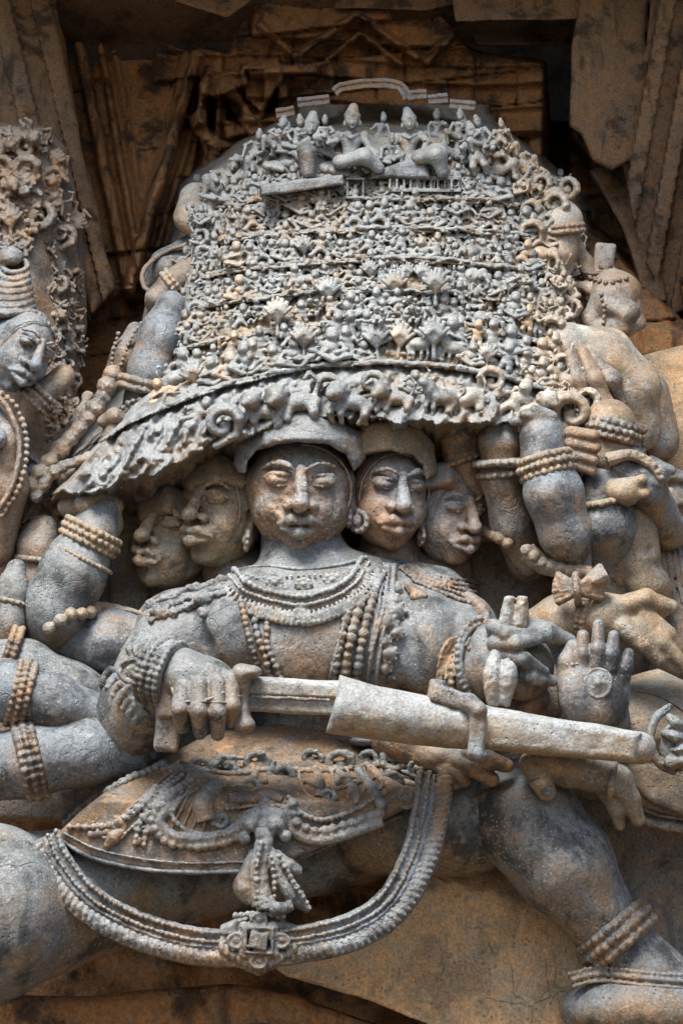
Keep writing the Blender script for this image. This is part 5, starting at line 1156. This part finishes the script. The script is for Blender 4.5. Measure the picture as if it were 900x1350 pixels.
# ================================================================== UPPER RIGHT: arm with rod, kneeling figure, great shoulder
st = statue
u1 = arm('arm', [(716, 262, -50), (740, 292, -20), (738, 330, -16), (730, 372, -30)], [20, 25, 23, 18], seed=121, mat=M_FRIEZE2, h=1.8); bangle(u1, (741, 302, -16), (1, 10, 0), 26, 2, 3.6, M_WARM, 'armlet')
u2 = arm('arm', [(756, 318, -50), (772, 350, -40), (788, 384, -34)], [9, 10, 9], seed=122, mat=M_FRIEZE2, h=1.6, extra=lambda s: (s.ell((784, 380, -28), (16, 14, 14)), s.cap((752, 374, -32), (800, 384, -30), 6, 7)))
kn = empty('kneeling_figure', (805, 430, -60), label='small kneeling figure with block-like crown on the right flank, bent forward', cat='carved figure')
def kfig(s):
    s.box((796, 342, -44), (14, 22, 16), rot(rol=6), rd=5); s.ell((802, 372, -36), (24, 16, 24), k=6); s.ell((810, 384, -26), (34, 28, 30), k=10); s.ell((806, 404, -20), (30, 26, 28), k=10)
    s.chain([(800, 396, -4), (828, 412, 8), (822, 430, 4), (792, 436, -4)], [15, 14, 12, 14], k=5); s.chain([(790, 400, -20), (780, 424, -14), (790, 440, -10)], [14, 14, 12], k=6)
    s.chain([(836, 402, -20), (842, 426, -24), (826, 438, -16)], [8, 9, 8], k=5)
s = Sdf((740, 310, -110), (870, 460, 40), 1.8); kfig(s); s.make('body', M_LEFT, kn, (1.6, 18, 123))
A = Acc(); A.beads(drape([(778, 366), (800, 372), (824, 366)], 2, 30, zmin=-40), 4); A.out('bead_string', M_WARM, kn, .5); A = Acc(); A.beads(drape([(792, 388), (796, 412), (792, 440)], 2, 30, zmin=-40), 3.2); A.out('bead_string', M_WARM, kn, .5)
A = Acc(); A.tube([(786 + 18 * math.sin(t), 358 + 2 * math.cos(t), -36 + 18 * math.cos(t)) for t in np.linspace(-1.8, 1.8, 20)], 3.5, 8); A.ball((798, 350, -26), (10, 9, 6)); A.out('crown_band', M_WARM, kn, .6)
blob('shoulder', [(690, 452, 20), (750, 452, 22), (800, 468, 18), (834, 510, 4), (842, 566, -10)], [16, 26, 34, 36, 30], M_FRIEZE2, st, 2.3, 124, 2)
blob('arm', [(850, 520, -70), (866, 580, -70)], [32, 30], M_LEFT, st, 2.4, 125)
for k_, (pts, rr_) in enumerate((([(752, 470, 50), (762, 500, 60), (774, 540, 56), (770, 566, 46)], [10, 12, 12, 6]), ([(768, 466, 50), (784, 500, 62), (798, 536, 56), (806, 556, 50)], [9, 11, 12, 7]), ([(746, 500, 46), (752, 530, 50), (760, 556, 44)], [8, 9, 6]),
                                 ([(784, 470, 44), (806, 500, 50), (818, 530, 40)], [9, 11, 7]), ([(760, 560, 52), (776, 552, 58), (796, 548, 56), (808, 540, 44)], [6, 7, 8, 5]))):
    blob('drapery', pts, rr_, M_LEFT, st, 1.7, 126 + k_)
A = Acc(); A.box((830, 585, 50), (18, 22, 10), rot(rol=6)); 
for k_ in range(6): A.beads([(814 + k_ * 6.5, 568, 62), (816 + k_ * 6.5, 602, 62)], 3.2)
A.tube([(810, 566, 60), (832, 562, 66), (852, 566, 58)], 6, 8); A.out('armlet', M_WARM, st, .8)
# far right small attendants
at = empty('attendant_figure', (880, 760, -40), label='shadowed brown attendant with pleated skirt at the right edge beside the crumbled stone', cat='carved figure')
head_at = arm('body', [(884, 700, -30), (890, 740, -20), (896, 800, -20), (900, 880, -10)], [30, 34, 44, 50], seed=131, mat=M_WARM, h=2.4, par=at)
s = Sdf((830, 590, -90), (960, 720, 40), 1.8); s.ell((890, 662, -20), (30, 34, 32), k=6); s.chain([(862, 640, -10), (884, 626, 4), (910, 632, 0)], 9, k=4); s.chain([(866, 660, 6), (884, 664, 14), (902, 662, 8)], 5, k=3); s.ell((884, 676, 12), (8, 5, 6), k=3); s.ell((872, 652, 8), (9, 4, 6), k=2, cut=True)
s.make('head', M_WARM, at, (2, 16, 132))
A = Acc()
for k_ in range(7): A.tube(spl([(864 + k_ * 7, 712, 6), (866 + k_ * 8, 744, 20), (872 + k_ * 9, 796, 26)], 24), [3, 3.6, 3], 8)
A.tube([(850, 706, 4), (880, 700, 14), (925, 712, 8)], 5, 8); A.out('pleats', M_WARM, at, .8)

# ================================================================== UPPER LEFT limbs and cords
l1 = arm('arm', [(226, 402, -10), (212, 440, 0), (198, 486, 0), (186, 530, -10)], [19, 27, 28, 24], seed=141, mat=M_BLUE, h=1.9, amp=.8)
bangle(l1, (186, 508, 0), (-10, 40, 0), 31, 2, 5.0, M_WARM, gap=1.1, a=130)
A = Acc(); A.beads(np.column_stack([spl([(150, 548), (172, 530), (200, 526), (222, 536)], 40), np.full(40, 30.)]), 3.6); A.tube(np.column_stack([spl([(150, 554), (172, 538), (200, 534), (222, 544)], 40), np.full(40, 26.)]), 4, 8); A.out('bead_loop', M_WARM, l1, .5)
l2 = arm('arm', [(250, 352, -40), (226, 372, -30), (206, 392, -30), (198, 420, -50)], [16, 15, 12, 10], seed=142, mat=M_LEFT, h=1.8); bangle(l2, (226, 372, -28), (-16, 12, 0), 16, 2, 3.4, M_FRIEZE2, 'armlet')
l3 = arm('arm', [(250, 330, -70), (218, 348, -60), (196, 374, -70)], [20, 18, 10], seed=143, mat=M_BLUE, h=1.9)
A = Acc(); A.tube(np.column_stack([spl([(246, 322), (214, 334), (190, 356), (190, 378), (204, 386)], 40), np.linspace(-44, -36, 40)]), 3.4, 8); A.out('thin_band', M_LEFT, l3, .5)
l4 = arm('arm', [(258, 262, -60), (252, 286, -50), (264, 306, -40)], [22, 20, 12], seed=144, mat=M_FRIEZE2, h=1.9)
l5 = arm('arm', [(178, 436, -50), (164, 466, -40), (148, 500, -40)], [11, 16, 14], seed=145, mat=M_WARM, h=1.9); A = Acc(); A.beads(np.column_stack([spl([(186, 426), (172, 448), (160, 480)], 30), np.full(30, -22.)]), 3); A.out('bead_string', M_LEFT, l5, .4)
A = Acc(); A.beads(np.column_stack([spl([(156, 440), (148, 470), (150, 500)], 30), np.full(30, -26.)]), 3); A.out('bead_string', M_LEFT, l5, .4)
def cord(pts, r, lab, mat, knots=(), seed=1):
    P = spl(pts, 120); A = Acc(); A.tube(P, r, 10)
    for t in np.linspace(.03, .97, max(4, int(np.linalg.norm(P[-1] - P[0]) / 17))): p = P[int(t * 119)]; A.ball(p, r * random.uniform(1.15, 1.5), M=None)
    o = A.out('carved_rope', mat, None, 1.8); return tag(o, lab, 'carved rope')
cord([(150, 490, 10), (132, 530, 20), (104, 566, 30), (70, 604, 40), (36, 648, 50)], 10, 'thick knotted brown cord slanting down from the smooth bent limb', M_LEFT)
cord([(182, 556, 10), (150, 590, 40), (108, 606, 50), (72, 622, 56), (44, 660, 60)], 7, 'thin twisted cord just above the left lip of the mountain', M_WARM)
cord([(118, 520, -20), (96, 560, 0), (60, 596, 10), (30, 612, 20)], 6, 'slender beaded cord nearest the left relief', M_LEFT)
cf = empty('climbing_figure', (140, 612, 20), label='little knobbly figure clinging between cord and mountain edge on the left', cat='carved figure')
for k_, (pts, rr_) in enumerate((([(150, 560, 30), (146, 584, 36), (140, 616, 36)], [14, 12, 11]), ([(136, 556, 36), (152, 548, 40), (168, 556, 34)], [8, 9, 7]), ([(140, 616, 36), (122, 634, 40), (108, 652, 40)], [10, 9, 7]), ([(160, 590, 30), (150, 618, 34), (128, 640, 36)], [7, 7, 6]))):
    blob(('torso', 'arm', 'leg', 'leg')[k_], pts, rr_, M_LEFT, cf, 1.6, 150 + k_)
# tangled brown carving in the lower-left gap
A = Acc()
for i in range(26):
    x, y = random.uniform(-20, 100), random.uniform(640, 760); v, q = random.choice(VARS[random.choice(['scroll', 'dance', 'sit'])]); h = random.uniform(34, 56); a = R(random.uniform(-60, 60)); c_, s_ = math.cos(a), math.sin(a)
    A.add(np.stack([x + (v[:, 0] * c_ - v[:, 1] * s_) * h, y + (v[:, 0] * s_ + v[:, 1] * c_) * h, 16 + (760 - y) * .1 + v[:, 2] * h], 1), q)
tag(A.out('tangled_carving', M_WARM, statue, 1), kind='stuff')
bh = blob('arm', [(78, 712, 20), (96, 690, 30), (120, 684, 30)], [16, 14, 10], M_WARM, statue, 1.9, 160)

# ================================================================== NEIGHBOURING RELIEF at the left edge
nb = empty('neighbour_relief', (20, 690, 0), label='neighbouring pale relief at the left edge, leafy canopy over a tilted face', cat='carved relief')
s = Sdf((-170, 150, -240), (130, 760, 60), 3)
s.plate([(-160, 180), (0, 163), (58, 168), (88, 196), (100, 250), (110, 340), (112, 430), (100, 520), (84, 600), (50, 680), (-160, 750)], lambda X, Y: -20 - np.clip((X - 20) / 80, 0, 1.3) ** 2 * 70, 160, 14)
s.make('backing_stone', M_LEFT, nb, (5, 30, 170))
A = Acc()
random.seed(99)
for i in range(200):
    t = random.random(); y = 178 + 470 * t; xr = float(np.interp(y, [165, 200, 260, 430, 520, 640], [54, 88, 100, 108, 98, 64]))
    x = random.uniform(-40, xr) if y < 345 else random.uniform(max(64, xr - 48), xr)
    v, q = random.choice(VARS[random.choice(['scroll', 'bush', 'bush', 'dance', 'lion', 'tree', 'sit'])]); h = random.uniform(24, 44) if y < 345 else random.uniform(18, 30); a = R(random.uniform(-160, 160)); c_, s_ = math.cos(a), math.sin(a)
    vx, vy = v[:, 0], v[:, 1] + .45
    A.add(np.stack([x + (vx * c_ - vy * s_) * h, y + (vx * s_ + vy * c_) * h, max(zat(x, y), -110) + v[:, 2] * h * 1.3 - 4], 1), q)
A.out('leafy_canopy', M_LEFT, nb, .8, .0013)
hd = head('head', (26, 462, 52), 56, 30, -2, 30, .82, mat=M_BLUE, seed=171, ear=(), band=True); hd.parent = nb; hd.location = hd.location + mathutils.Vector(world_loc(statue)) - mathutils.Vector(world_loc(nb))
A = Acc()
for k_ in range(7): A.tube([(8 + k_ * 2 + (34 - k_ * 3) * math.sin(t), 404 - k_ * 9 + 9 * math.cos(t), 40 + (30 - k_ * 3) * math.cos(t)) for t in np.linspace(0, 6.3, 36)], 6.5 - k_ * .4, 8)
A.ball((14, 338, 40), (18, 14, 16)); A.out('ringed_headdress', M_WARM, nb, .8)
A = Acc(); A.beads([(26 + 50 * math.sin(t), 462 - 54 * math.cos(t), 58 + 6 * math.cos(t)) for t in np.linspace(-.9, 1.5, 40)], 4); A.out('head_beads', M_LEFT, nb, .4)
v1 = blob('arm', [(20, 560, 40), (50, 524, 60), (84, 496, 40)], [15, 17, 16], M_LEFT, nb, 1.8, 172)
for k_ in range(3): bangle(v1, (44 + k_ * 7, 530 - k_ * 6, 58), (30, -30, 0), 19, 1, 3.6, M_WARM)
blob('shoulder', [(-40, 540, 60), (-4, 580, 70), (4, 640, 60), (-10, 720, 50)], [38, 34, 34, 30], M_LEFT, nb, 2.2, 173)
A = Acc(); A.beads(np.column_stack([spl([(-4, 512), (24, 540), (36, 590), (26, 640), (2, 680)], 60), np.full(60, 92.)]), 4.4); A.tube(np.column_stack([spl([(-12, 512), (14, 545), (26, 590), (16, 640), (-8, 680)], 60), np.full(60, 96.)]), 4, 8); A.out('beaded_edge', M_LEFT, nb, .6)
A = Acc(); A.ball((-4, 578, 104), (14, 17, 12)); A.out('ornament', M_BLUE, nb, .8)
